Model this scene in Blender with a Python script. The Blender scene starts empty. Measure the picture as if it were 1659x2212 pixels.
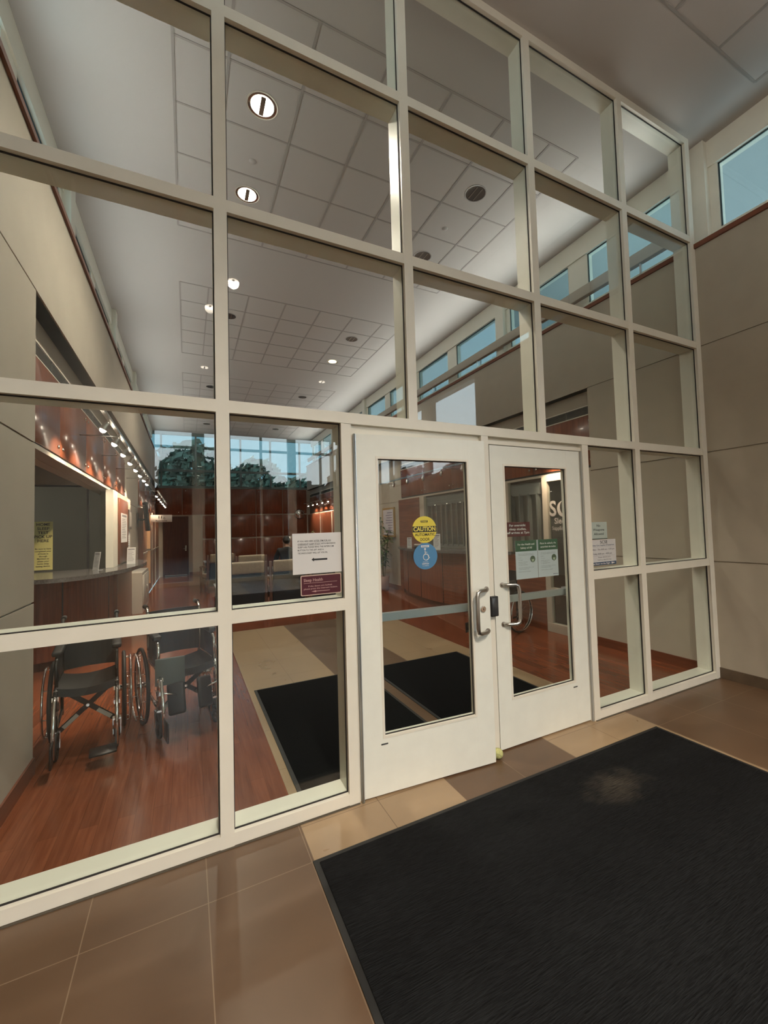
# Entrance vestibule looking through a glazed screen into a clinic lobby at dusk
EXPO = 0.0
SKY_E = 0.75
SKY_W = 7.0
TRK = 280.0
DL = 290.0
LAMPC = (1.0, 0.85, 0.69)
VDL = 900.0
COVE = 5.0  # right lobby cove, and the added fill on the left
FILLV = 7.0  # added uplights in the vestibule
COVEC = (1.0, 0.95, 0.88)
OFFICE_FILL = 25.0  # added fill panels in the offices
VLIGHTS = [(0.49, -4.46, VDL, 'left of centre, nearest the screen'), (0.21, -5.42, VDL, 'second from the screen at the left edge'), (0.22, -8.39, VDL, 'far left, near the glazed front'), (2.97, -8.32, VDL, 'far right, near the glazed front')]
import bpy, bmesh, math, random
from mathutils import Vector, Matrix, Euler
random.seed(7)
PI = math.pi
sc = bpy.context.scene
col = sc.collection

# ------------------------------------------------------------------ camera
YAW, PITCH, ROLL = math.radians(27.6789933), math.radians(2.4759532), math.radians(-1.77191203)
FOC, PPX, PPY = 922.666, 887.452, 1099.126
W0, H0 = 1659.0, 2212.0
fw = Vector((math.sin(YAW) * math.cos(PITCH), math.cos(YAW) * math.cos(PITCH), math.sin(PITCH)))
rt = Vector((math.cos(YAW), -math.sin(YAW), 0))
up = rt.cross(fw)
rt2 = rt * math.cos(ROLL) + up * math.sin(ROLL)
up2 = -rt * math.sin(ROLL) + up * math.cos(ROLL)
cam_data = bpy.data.cameras.new('camera')
cam = bpy.data.objects.new('camera', cam_data)
col.objects.link(cam)
m = Matrix((rt2, up2, -fw)).transposed().to_4x4()
m.translation = Vector((-0.16208, -2.34015, 1.53749))
cam.matrix_world = m
cam_data.sensor_fit = 'VERTICAL'
cam_data.sensor_height = 36.0
cam_data.lens = FOC * 36.0 / H0
cam_data.shift_x = (W0 / 2 - PPX) / H0
cam_data.shift_y = (PPY - H0 / 2) / H0
cam_data.clip_start = 0.02
cam_data.clip_end = 400
sc.camera = cam

# ------------------------------------------------------------------ colour management, sky
sc.view_settings.view_transform = 'Standard'
sc.view_settings.look = 'None'
sc.view_settings.gamma = 1.0
sc.view_settings.use_curve_mapping = False
sc.view_settings.exposure = EXPO
sc.cycles.max_bounces = 10
sc.cycles.diffuse_bounces = 4
sc.cycles.glossy_bounces = 4
sc.cycles.transparent_max_bounces = 24
sc.cycles.sample_clamp_indirect = 6.0
sc.cycles.caustics_reflective = False
sc.cycles.caustics_refractive = False

wd = bpy.data.worlds.new('dusk_sky')
sc.world = wd
wd.use_nodes = True
nt = wd.node_tree
nt.nodes.clear()
def wn(t, **k):
    n = nt.nodes.new(t)
    for a, b in k.items():
        setattr(n, a, b)
    return n
tc = wn('ShaderNodeTexCoord')
sep = wn('ShaderNodeSeparateXYZ')
nt.links.new(tc.outputs['Generated'], sep.inputs[0])
mr = wn('ShaderNodeMapRange')            # bright western sky towards -y, dusk elsewhere
mr.interpolation_type = 'SMOOTHSTEP'
for i, v in enumerate((0.35, -0.75, 0.0, 1.0)):
    mr.inputs[i + 1].default_value = v
nt.links.new(sep.outputs[1], mr.inputs[0])
east = wn('ShaderNodeValToRGB')
east.color_ramp.elements[0].position = 0.0
east.color_ramp.elements[0].color = (0.55, 0.85, 1.0, 1)
east.color_ramp.elements[1].position = 0.8
east.color_ramp.elements[1].color = (0.22, 0.42, 0.60, 1)
west = wn('ShaderNodeValToRGB')
west.color_ramp.elements[0].position = 0.0
west.color_ramp.elements[0].color = (1.0, 1.0, 1.0, 1)
west.color_ramp.elements[1].position = 0.55
west.color_ramp.elements[1].color = (0.55, 0.82, 1.0, 1)
nt.links.new(sep.outputs[2], east.inputs[0])
nt.links.new(sep.outputs[2], west.inputs[0])
noi = wn('ShaderNodeTexNoise')
noi.inputs['Scale'].default_value = 3.0
noi.inputs['Detail'].default_value = 4.0
mpw = wn('ShaderNodeMapping')
mpw.inputs['Scale'].default_value = (1, 1, 4)
nt.links.new(tc.outputs['Generated'], mpw.inputs[0])
nt.links.new(mpw.outputs[0], noi.inputs[0])
cl = wn('ShaderNodeMapRange')
for i, v in enumerate((0.45, 0.75, 0.0, 0.45)):
    cl.inputs[i + 1].default_value = v
nt.links.new(noi.outputs[0], cl.inputs[0])
clm = wn('ShaderNodeMixRGB')
clm.inputs[2].default_value = (1.05, 1.05, 1.05, 1)
nt.links.new(cl.outputs[0], clm.inputs[0])
nt.links.new(west.outputs[0], clm.inputs[1])
bg1 = wn('ShaderNodeBackground')
bg1.inputs[1].default_value = SKY_E
bg2 = wn('ShaderNodeBackground')
bg2.inputs[1].default_value = SKY_W
nt.links.new(east.outputs[0], bg1.inputs[0])
nt.links.new(clm.outputs[0], bg2.inputs[0])
mxw = wn('ShaderNodeMixShader')
nt.links.new(mr.outputs[0], mxw.inputs[0])
nt.links.new(bg1.outputs[0], mxw.inputs[1])
nt.links.new(bg2.outputs[0], mxw.inputs[2])
wo = wn('ShaderNodeOutputWorld')
nt.links.new(mxw.outputs[0], wo.inputs[0])

def portal(name, loc, rot, sx, sy):
    d = bpy.data.lights.new(name, 'AREA')
    d.shape = 'RECTANGLE'; d.size = sx; d.size_y = sy
    d.cycles.is_portal = True
    o = bpy.data.objects.new(name, d); col.objects.link(o)
    o.location = loc; o.rotation_euler = rot
    return o
# the sky enters through the vestibule's glazed front (portal only guides sampling)
portal('sky_portal', (1.65, -12.0, 2.4), (math.radians(-90), 0, 0), 5.3, 4.4)

# ------------------------------------------------------------------ materials
MATS = {}
def mat(name, base, rough=0.5, metal=0.0, spec=0.5, emit=None, estr=0.0, noise=None, bump=None, coat=0.0, alpha=None):
    """noise=(scale,amount,stretch xyz)  bump=(scale,strength)"""
    if name in MATS:
        return MATS[name]
    M = bpy.data.materials.new(name); M.use_nodes = True
    t = M.node_tree; b = t.nodes['Principled BSDF']
    b.inputs['Base Color'].default_value = (*base, 1)
    b.inputs['Roughness'].default_value = rough
    b.inputs['Metallic'].default_value = metal
    b.inputs['Specular IOR Level'].default_value = spec
    if coat:
        b.inputs['Coat Weight'].default_value = coat; b.inputs['Coat Roughness'].default_value = 0.08
    if emit:
        b.inputs['Emission Color'].default_value = (*emit, 1)
        b.inputs['Emission Strength'].default_value = estr
    tcn = None
    if noise or bump:
        tcn = t.nodes.new('ShaderNodeTexCoord')
    if noise:
        sca, amt, st = noise
        mp = t.nodes.new('ShaderNodeMapping'); mp.inputs['Scale'].default_value = st
        nz = t.nodes.new('ShaderNodeTexNoise'); nz.inputs['Scale'].default_value = sca; nz.inputs['Detail'].default_value = 5
        t.links.new(tcn.outputs['Object'], mp.inputs[0]); t.links.new(mp.outputs[0], nz.inputs['Vector'])
        rp = t.nodes.new('ShaderNodeMapRange')
        for i, v in enumerate((0.3, 0.7, 1 - amt, 1 + amt)):
            rp.inputs[i + 1].default_value = v
        t.links.new(nz.outputs[0], rp.inputs[0])
        mu = t.nodes.new('ShaderNodeVectorMath'); mu.operation = 'SCALE'
        mu.inputs[0].default_value = base
        t.links.new(rp.outputs[0], mu.inputs['Scale'])
        t.links.new(mu.outputs[0], b.inputs['Base Color'])
    if bump:
        nb = t.nodes.new('ShaderNodeTexNoise'); nb.inputs['Scale'].default_value = bump[0]
        bp = t.nodes.new('ShaderNodeBump'); bp.inputs['Strength'].default_value = bump[1]; bp.inputs['Distance'].default_value = 0.01
        t.links.new(tcn.outputs['Object'], nb.inputs['Vector']); t.links.new(nb.outputs[0], bp.inputs['Height'])
        t.links.new(bp.outputs[0], b.inputs['Normal'])
    MATS[name] = M
    return M

def glass(name, tint=(0.93, 0.97, 0.96), f0=0.042):
    """clear pane: transparent plus Schlick mirror, the same for every ray"""
    M = bpy.data.materials.new(name); M.use_nodes = True
    t = M.node_tree; t.nodes.clear()
    out = t.nodes.new('ShaderNodeOutputMaterial')
    tr = t.nodes.new('ShaderNodeBsdfTransparent'); tr.inputs[0].default_value = (*tint, 1)
    gl = t.nodes.new('ShaderNodeBsdfGlossy'); gl.inputs['Roughness'].default_value = 0.0
    ge = t.nodes.new('ShaderNodeNewGeometry')
    dt = t.nodes.new('ShaderNodeVectorMath'); dt.operation = 'DOT_PRODUCT'
    t.links.new(ge.outputs['Incoming'], dt.inputs[0]); t.links.new(ge.outputs['Normal'], dt.inputs[1])
    ab = t.nodes.new('ShaderNodeMath'); ab.operation = 'ABSOLUTE'; t.links.new(dt.outputs['Value'], ab.inputs[0])
    s1 = t.nodes.new('ShaderNodeMath'); s1.operation = 'SUBTRACT'; s1.inputs[0].default_value = 1.0; t.links.new(ab.outputs[0], s1.inputs[1])
    pw = t.nodes.new('ShaderNodeMath'); pw.operation = 'POWER'; pw.inputs[1].default_value = 5.0; t.links.new(s1.outputs[0], pw.inputs[0])
    ma = t.nodes.new('ShaderNodeMath'); ma.operation = 'MULTIPLY_ADD'; ma.inputs[1].default_value = 1 - f0; ma.inputs[2].default_value = f0
    t.links.new(pw.outputs[0], ma.inputs[0])
    mx = t.nodes.new('ShaderNodeMixShader')
    t.links.new(ma.outputs[0], mx.inputs[0]); t.links.new(tr.outputs[0], mx.inputs[1]); t.links.new(gl.outputs[0], mx.inputs[2])
    t.links.new(mx.outputs[0], out.inputs[0])
    MATS[name] = M
    return M

def wood(name, c1, c2, rough=0.3, axis=2, sc_=1.0, coat=0.0, plank=None):
    """grain runs along axis; plank=(width, length) adds floor board joints (boards run along y)"""
    M = bpy.data.materials.new(name); M.use_nodes = True
    t = M.node_tree; b = t.nodes['Principled BSDF']
    tcn = t.nodes.new('ShaderNodeTexCoord'); mp = t.nodes.new('ShaderNodeMapping')
    s = [14 * sc_] * 3; s[axis] = 0.9 * sc_
    mp.inputs['Scale'].default_value = s
    nz = t.nodes.new('ShaderNodeTexNoise'); nz.inputs['Scale'].default_value = 2.2; nz.inputs['Detail'].default_value = 8; nz.inputs['Distortion'].default_value = 0.6
    t.links.new(tcn.outputs['Object'], mp.inputs[0]); t.links.new(mp.outputs[0], nz.inputs['Vector'])
    cr = t.nodes.new('ShaderNodeValToRGB')
    cr.color_ramp.elements[0].position = 0.3; cr.color_ramp.elements[0].color = (*c1, 1)
    cr.color_ramp.elements[1].position = 0.72; cr.color_ramp.elements[1].color = (*c2, 1)
    t.links.new(nz.outputs[0], cr.inputs[0])
    last = cr.outputs[0]
    if plank:
        br = t.nodes.new('ShaderNodeTexBrick')
        br.inputs['Color1'].default_value = (0.82, 0.82, 0.82, 1); br.inputs['Color2'].default_value = (1.12, 1.12, 1.12, 1)
        br.inputs['Mortar'].default_value = (0.62, 0.62, 0.62, 1)
        br.inputs['Scale'].default_value = 1.0; br.inputs['Mortar Size'].default_value = 0.0012
        br.inputs['Brick Width'].default_value = plank[1]; br.inputs['Row Height'].default_value = plank[0]
        mp2 = t.nodes.new('ShaderNodeMapping'); mp2.inputs['Rotation'].default_value = (0, 0, PI / 2)
        t.links.new(tcn.outputs['Object'], mp2.inputs[0]); t.links.new(mp2.outputs[0], br.inputs['Vector'])
        mu = t.nodes.new('ShaderNodeMixRGB'); mu.blend_type = 'MULTIPLY'; mu.inputs[0].default_value = 1
        t.links.new(last, mu.inputs[1]); t.links.new(br.outputs[0], mu.inputs[2]); last = mu.outputs[0]
    t.links.new(last, b.inputs['Base Color'])
    b.inputs['Roughness'].default_value = rough
    b.inputs['Specular IOR Level'].default_value = 0.5
    if coat:
        b.inputs['Coat Weight'].default_value = coat; b.inputs['Coat Roughness'].default_value = 0.12
    MATS[name] = M
    return M

def stone(name, c1, c2, gx, gy, ox, oy, grout, rough=0.35, gw=0.004):
    """stone floor tiles: cloudy colour with grout lines every gx, gy metres"""
    M = bpy.data.materials.new(name); M.use_nodes = True
    t = M.node_tree; b = t.nodes['Principled BSDF']
    tcn = t.nodes.new('ShaderNodeTexCoord')
    nz = t.nodes.new('ShaderNodeTexNoise'); nz.inputs['Scale'].default_value = 2.6; nz.inputs['Detail'].default_value = 7; nz.inputs['Distortion'].default_value = 0.8
    t.links.new(tcn.outputs['Object'], nz.inputs['Vector'])
    cr = t.nodes.new('ShaderNodeValToRGB')
    cr.color_ramp.elements[0].position = 0.25; cr.color_ramp.elements[0].color = (*c1, 1)
    cr.color_ramp.elements[1].position = 0.78; cr.color_ramp.elements[1].color = (*c2, 1)
    t.links.new(nz.outputs[0], cr.inputs[0])
    sp = t.nodes.new('ShaderNodeSeparateXYZ'); t.links.new(tcn.outputs['Object'], sp.inputs[0])
    outs = []
    for ax, g, o in ((0, gx, ox), (1, gy, oy)):
        a = t.nodes.new('ShaderNodeMath'); a.operation = 'SUBTRACT'; a.inputs[1].default_value = o - g * 100
        t.links.new(sp.outputs[ax], a.inputs[0])
        p = t.nodes.new('ShaderNodeMath'); p.operation = 'PINGPONG'; p.inputs[1].default_value = g / 2
        t.links.new(a.outputs[0], p.inputs[0])
        l = t.nodes.new('ShaderNodeMath'); l.operation = 'LESS_THAN'; l.inputs[1].default_value = gw / 2
        t.links.new(p.outputs[0], l.inputs[0]); outs.append(l)
    mxm = t.nodes.new('ShaderNodeMath'); mxm.operation = 'MAXIMUM'
    t.links.new(outs[0].outputs[0], mxm.inputs[0]); t.links.new(outs[1].outputs[0], mxm.inputs[1])
    mx = t.nodes.new('ShaderNodeMixRGB'); mx.inputs[2].default_value = (*grout, 1)
    t.links.new(mxm.outputs[0], mx.inputs[0]); t.links.new(cr.outputs[0], mx.inputs[1])
    t.links.new(mx.outputs[0], b.inputs['Base Color'])
    rr = t.nodes.new('ShaderNodeMapRange')
    for i, v in enumerate((0.3, 0.7, rough - 0.03, rough + 0.05)):
        rr.inputs[i + 1].default_value = v
    t.links.new(nz.outputs[0], rr.inputs[0]); t.links.new(rr.outputs[0], b.inputs['Roughness'])
    MATS[name] = M
    return M

PAINT = mat('cream_frame_paint', (0.78, 0.755, 0.665), 0.38, noise=(6, 0.03, (1, 1, 1)))
PAINTD = mat('cream_door_paint', (0.80, 0.82, 0.755), 0.36, noise=(9, 0.025, (1, 1, 1)))
GASK = mat('black_gasket', (0.012, 0.010, 0.010), 0.6)
SHADOWGAP = mat('dark_sealant', (0.09, 0.075, 0.055), 0.8)
WALL = mat('beige_wall_paint', (0.40, 0.355, 0.285), 0.75, noise=(5, 0.03, (1, 1, 1)), bump=(260, 0.08))
WALLIN = mat('beige_lobby_paint', (0.44, 0.39, 0.32), 0.7, noise=(5, 0.03, (1, 1, 1)))
CEIL = mat('ceiling_white', (0.47, 0.445, 0.43), 0.85)
TBAR = mat('ceiling_grid_grey', (0.335, 0.315, 0.30), 0.7)
CHERRY = wood('cherry_panel', (0.150, 0.042, 0.021), (0.255, 0.080, 0.038), 0.28, 2, coat=0.25)
CHERRYH = wood('cherry_panel_across', (0.13, 0.038, 0.02), (0.235, 0.078, 0.038), 0.3, 1, coat=0.2)
CHERRYD = wood('dark_cherry', (0.055, 0.018, 0.012), (0.10, 0.034, 0.02), 0.35, 2)
CHBASE = wood('cherry_skirting', (0.13, 0.040, 0.020), (0.20, 0.065, 0.032), 0.35, 1)
LOBFLOOR = wood('cherry_floor_boards', (0.150, 0.043, 0.019), (0.225, 0.072, 0.033), 0.17, 1, 1.4, plank=(0.085, 1.1))
STONEB = stone('brown_stone_tile', (0.105, 0.060, 0.032), (0.142, 0.084, 0.047), 0.435, 0.87, -0.095, -0.29, (0.22, 0.155, 0.10), 0.33)
STONET = stone('tan_stone_tile', (0.31, 0.215, 0.125), (0.375, 0.265, 0.16), 0.433, 0.61, 0.350, -0.03, (0.17, 0.11, 0.065), 0.30)
MATBLK = mat('black_walk_off_carpet', (0.004, 0.0042, 0.005), 0.95, spec=0.15, bump=(420, 0.9), noise=(30, 0.35, (1, 8, 1)))
RUBBER = mat('black_rubber', (0.012, 0.012, 0.012), 0.6)
CHROME = mat('chrome', (0.78, 0.76, 0.73), 0.12, 1.0)
STEEL = mat('brushed_steel', (0.55, 0.53, 0.50), 0.28, 1.0)
ALU = mat('clear_anodised_aluminium', (0.55, 0.60, 0.63), 0.35, 0.85)
BLKPL = mat('black_plastic', (0.014, 0.014, 0.015), 0.35)
VINYL = mat('black_vinyl', (0.006, 0.006, 0.007), 0.5)
GLASS = glass('clear_glass')
GLASSF = glass('facade_glass', (0.96, 0.98, 0.98), 0.03)
GLASST = glass('teal_tinted_glass', (0.66, 0.78, 0.80), 0.05)
COUNTER = mat('grey_granite', (0.10, 0.095, 0.095), 0.14, noise=(60, 0.35, (1, 1, 1)))
PAPER = mat('white_paper', (0.72, 0.72, 0.72), 0.6)
INK = mat('black_ink', (0.015, 0.015, 0.017), 0.6)
INKG = mat('grey_ink', (0.22, 0.22, 0.24), 0.6)
WHITE = mat('white_lettering', (0.75, 0.72, 0.70), 0.5)

# ------------------------------------------------------------------ mesh helpers
class MB:
    def __init__(s):
        s.v = []; s.f = []; s.sm = []
    def add(s, vs, fs, smooth=False):
        o = len(s.v); s.v += [tuple(p) for p in vs]
        for f in fs:
            s.f.append(tuple(i + o for i in f)); s.sm.append(smooth)
    def box(s, x0, x1, y0, y1, z0, z1, M=None):
        vs = [Vector(p) for p in ((x0, y0, z0), (x1, y0, z0), (x1, y1, z0), (x0, y1, z0), (x0, y0, z1), (x1, y0, z1), (x1, y1, z1), (x0, y1, z1))]
        if M is not None: vs = [M @ p for p in vs]
        s.add(vs, [(0, 3, 2, 1), (4, 5, 6, 7), (0, 1, 5, 4), (1, 2, 6, 5), (2, 3, 7, 6), (3, 0, 4, 7)])
        return s
    def rbox(s, x0, x1, y0, y1, z0, z1, r=0.01, n=3, M=None):
        bm = bmesh.new(); bmesh.ops.create_cube(bm, size=1)
        for v in bm.verts:
            v.co = Vector(((x0 + x1) / 2 + v.co.x * (x1 - x0), (y0 + y1) / 2 + v.co.y * (y1 - y0), (z0 + z1) / 2 + v.co.z * (z1 - z0)))
        bmesh.ops.bevel(bm, geom=bm.edges[:], offset=r, segments=n, affect='EDGES', profile=0.5)
        s.bm(bm, M, True); return s
    def bm(s, bm, M=None, smooth=False):
        bm.verts.index_update()
        s.add([(M @ v.co if M is not None else v.co.copy()) for v in bm.verts], [[v.index for v in f.verts] for f in bm.faces], smooth)
        bm.free()
    def tube(s, pts, r, n=10, caps=True, closed=False, smooth=True):
        pts = [Vector(p) for p in pts]; rs = r if isinstance(r, (list, tuple)) else [r] * len(pts)
        k = len(pts); rings = []; prev = None
        for i, p in enumerate(pts):
            if closed: d = pts[(i + 1) % k] - pts[i - 1]
            elif i == 0: d = pts[1] - p
            elif i == k - 1: d = p - pts[i - 1]
            else: d = (pts[i + 1] - p).normalized() + (p - pts[i - 1]).normalized()
            if d.length < 1e-9: d = Vector((0, 0, 1))
            d.normalize()
            if prev is None:
                a = Vector((0, 0, 1)) if abs(d.z) < 0.9 else Vector((1, 0, 0))
                u = d.cross(a).normalized()
            else:
                u = (prev - d * prev.dot(d)).normalized()
            prev = u; w = d.cross(u)
            rings.append([p + (u * math.cos(2 * PI * j / n) + w * math.sin(2 * PI * j / n)) * rs[i] for j in range(n)])
        vs = [q for R_ in rings for q in R_]; fs = []
        for i in range(k if closed else k - 1):
            a = i * n; b_ = ((i + 1) % k) * n
            for j in range(n):
                fs.append((a + j, a + (j + 1) % n, b_ + (j + 1) % n, b_ + j))
        s.add(vs, fs, smooth)
        if caps and not closed:
            o = len(s.v) - len(vs)
            s.f.append(tuple(o + j for j in range(n))[::-1]); s.sm.append(False)
            s.f.append(tuple(o + (k - 1) * n + j for j in range(n))); s.sm.append(False)
        return s
    def cyl(s, p0, p1, r, n=16): return s.tube([p0, p1], r, n)
    def lathe(s, prof, n=24, M=None, smooth=True):
        vs = []; fs = []
        for (r, z) in prof:
            for j in range(n):
                p = Vector((r * math.cos(2 * PI * j / n), r * math.sin(2 * PI * j / n), z))
                vs.append(M @ p if M is not None else p)
        for i in range(len(prof) - 1):
            for j in range(n):
                fs.append((i * n + j, i * n + (j + 1) % n, (i + 1) * n + (j + 1) % n, (i + 1) * n + j))
        s.add(vs, fs, smooth); return s
    def torus(s, c, R_, r, axis='x', n=40, k=8):
        pts = []
        for i in range(n):
            a = 2 * PI * i / n
            if axis == 'x': p = (c[0], c[1] + R_ * math.cos(a), c[2] + R_ * math.sin(a))
            elif axis == 'y': p = (c[0] + R_ * math.cos(a), c[1], c[2] + R_ * math.sin(a))
            else: p = (c[0] + R_ * math.cos(a), c[1] + R_ * math.sin(a), c[2])
            pts.append(p)
        return s.tube(pts, r, k, closed=True)
    def prism(s, poly, z0, z1, M=None):
        n = len(poly)
        vs = [Vector((x, y, z0)) for x, y in poly] + [Vector((x, y, z1)) for x, y in poly]
        if M is not None: vs = [M @ p for p in vs]
        fs = [tuple(range(n))[::-1], tuple(range(n, 2 * n))] + [(i, (i + 1) % n, n + (i + 1) % n, n + i) for i in range(n)]
        s.add(vs, fs); return s
    def build(s, name, material, parent=None, loc=None):
        me = bpy.data.meshes.new(name)
        me.from_pydata(s.v, [], s.f)
        me.polygons.foreach_set('use_smooth', s.sm)
        me.materials.append(material)
        bm = bmesh.new(); bm.from_mesh(me)
        bmesh.ops.recalc_face_normals(bm, faces=bm.faces[:]); bm.to_mesh(me); bm.free()
        me.update()
        o = bpy.data.objects.new(name, me); col.objects.link(o)
        if parent is not None: o.parent = parent
        if loc is not None: o.location = loc
        return o

def empty(name, label, cat, loc=(0, 0, 0), rz=0.0, group=None):
    o = bpy.data.objects.new(name, None); o.empty_display_size = 0.1; col.objects.link(o)
    o.location = loc; o.rotation_euler = (0, 0, rz)
    return tag(o, label, cat, group)
def tag(o, label, cat, group=None):
    o['label'] = label; o['category'] = cat
    if group: o['group'] = group
    return o
def struct(o, label=None):
    o['kind'] = 'structure'
    if label: o['label'] = label
    return o
def children(o): return [c for c in bpy.data.objects if c.parent is o]
def dup(root, loc, rz, label=None, group=None):
    def rec(src, par):
        c = src.copy(); col.objects.link(c)
        if par is not None: c.parent = par
        for ch in kids.get(src.name, []): rec(ch, c)
        return c
    kids = {}
    for o in list(bpy.data.objects):
        if o.parent is not None: kids.setdefault(o.parent.name, []).append(o)
    r = rec(root, None)
    r.location = loc; r.rotation_euler = (0, 0, rz)
    if label: r['label'] = label
    if group: r['group'] = group
    return r

FRONT = Euler((PI / 2, 0, 0)).to_matrix().to_4x4()          # text on a plane seen from -y
def text(name, s, size, loc, material, parent=None, align='CENTER', face=0.0, bold=0.0, ext=0.0006, sx=1.0, ls=1.0):
    """lettering turned into a mesh; face = rotation about z of a plane that looks to -y"""
    c = bpy.data.curves.new(name, 'FONT'); c.body = s; c.size = size; c.align_x = align; c.align_y = 'CENTER'
    c.extrude = ext; c.offset = bold; c.space_line = ls; c.resolution_u = 3
    o = bpy.data.objects.new(name, c); col.objects.link(o)
    dg = bpy.context.evaluated_depsgraph_get()
    me = bpy.data.meshes.new_from_object(o.evaluated_get(dg))
    bpy.data.objects.remove(o); bpy.data.curves.remove(c)
    M = Matrix.Translation(loc) @ Matrix.Rotation(face, 4, 'Z') @ FRONT @ Matrix.Diagonal((sx, 1, 1, 1))
    me.transform(M); me.materials.clear(); me.materials.append(material)
    r = bpy.data.objects.new(name, me); col.objects.link(r)
    if parent is not None: r.parent = parent
    return r

# ------------------------------------------------------------------ key planes
XR, XL = 4.38, -1.07            # side walls
ZC = 5.39                       # ceiling
YF, YB = 15.8, -12.1           # far lobby wall, vestibule front
VX = {'V0': 0.0015, 'V1': 1.104, 'V2': 2.204, 'V3': 3.301}
HW = 0.0315

# ================================================================== FLOORS, CEILING, WALLS
b = MB(); b.box(-6.5, XL - 0.0, 1.37, 9.0, -0.1, 0); b.box(XR, 10.0, 1.37, 9.0, -0.1, 0); b.box(XL, 0.35, 0.0, YF, -0.1, 0); b.box(2.945, XR, 0, YF, -0.1, 0); b.box(0.35, 2.945, 4.9, YF, -0.1, 0)
struct(b.build('floor', LOBFLOOR))
b = MB(); b.box(XL, 0.35, YB, 0, -0.1, 0); b.box(1.216, 2.08, YB, 4.9, -0.1, 0); b.box(2.945, XR, YB, 0, -0.1, 0)
struct(b.build('floor', STONEB))
b = MB(); b.box(0.35, 1.216, YB, 4.9, -0.1, 0); b.box(2.08, 2.945, YB, 4.9, -0.1, 0)
struct(b.build('floor', STONET))
b = MB(); b.box(-60, 60, -80, YB, -0.12, -0.02); b.box(-60, -7, YB, 60, -0.12, -0.02); b.box(10.2, 60, YB, 60, -0.12, -0.02); b.box(-7, 10.2, YF + 0.2, 60, -0.12, -0.02)
struct(b.build('ground', mat('outdoor_paving', (0.05, 0.047, 0.044), 0.85, noise=(0.6, 0.2, (1, 1, 1)))))
b = MB(); b.box(-1.6, 4.9, YB, YF + 0.2, ZC, ZC + 0.15)
struct(b.build('ceiling', CEIL))
# acoustic tile fields: slightly lowered face strips of the grid
b = MB()
cols = [-0.235, 0.165, 0.76, 1.355, 1.95, 2.545, 3.14, 3.53]
def field(y0, rows, x=cols, st=0.575):
    for xx in x: b.box(xx - 0.011, xx + 0.011, y0, y0 + rows * st, ZC - 0.004, ZC)
    for k in range(rows + 1): b.box(x[0], x[-1], y0 + k * st - 0.009, y0 + k * st + 0.009, ZC - 0.0045, ZC)
field(0.65, 5); field(4.87, 5); field(9.02, 5); field(13.2, 4)
field(-3.5, 5, [-0.235, 0.165, 0.76, 1.355, 1.95, 2.545, 3.14, 3.735, 4.33], 0.58); field(-7.7, 5)
struct(b.build('trim_1', TBAR))

# right side wall: panels with shallow reveals at 1.114, 2.184, 3.247
def side_wall(name, x, sgn, y0, y1, z0, z1, m_, joints=(1.114, 2.184, 3.247), skip=None, th=0.22):
    """boards of wall between horizontal reveals"""
    g = 0.006; zs = [z0] + [j for j in joints if z0 + 0.02 < j < z1 - 0.02] + [z1]
    bb = MB()
    for a, c in zip(zs[:-1], zs[1:]):
        lo = a + (g if a != z0 else 0); hi = c - (g if c != z1 else 0)
        xa, xb = sorted((x, x + sgn * th)); bb.box(xa, xb, y0, y1, lo, hi)
    xa, xb = sorted((x + sgn * 0.012, x + sgn * th)); bb.box(xa + (0 if sgn > 0 else 0), xb, y0 + 0.001, y1 - 0.001, z0, z1)
    return struct(bb.build(name, m_))
SILL = 4.25
for nm, x, sg in (('wall_right', XR, 1), ('wall_left', XL, -1)):
    side_wall(nm, x, sg, -3.66 if sg > 0 else YB, 0.0, 0, SILL, WALL)
    side_wall(nm, x, sg, 0.0, 1.37, 0, SILL, WALLIN)
    side_wall(nm, x, sg, 1.37, YF, 3.25, SILL, WALLIN, ())                     # band over the counter bay
    x2 = x + sg * 0.12
    side_wall(nm, x2, sg, 1.37, 7.0, 3.06, 3.26, WALLIN, ())                   # recessed strip above the grille
    side_wall(nm, x2, sg, 7.0, 9.6, 0, 3.26, WALLIN)
    side_wall(nm, x2, sg, 9.6, YF, 3.06, 3.26, WALLIN, ())
    # outer skin behind the panelling
    bb = MB(); xa, xb = sorted((x + sg * 0.20, x + sg * 0.30)); bb.box(xa, xb, 1.37, 7.0, 2.2, 3.3); bb.box(xa, xb, 9.6, YF, 0, 3.3)
    struct(bb.build(nm, WALLIN))
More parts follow.
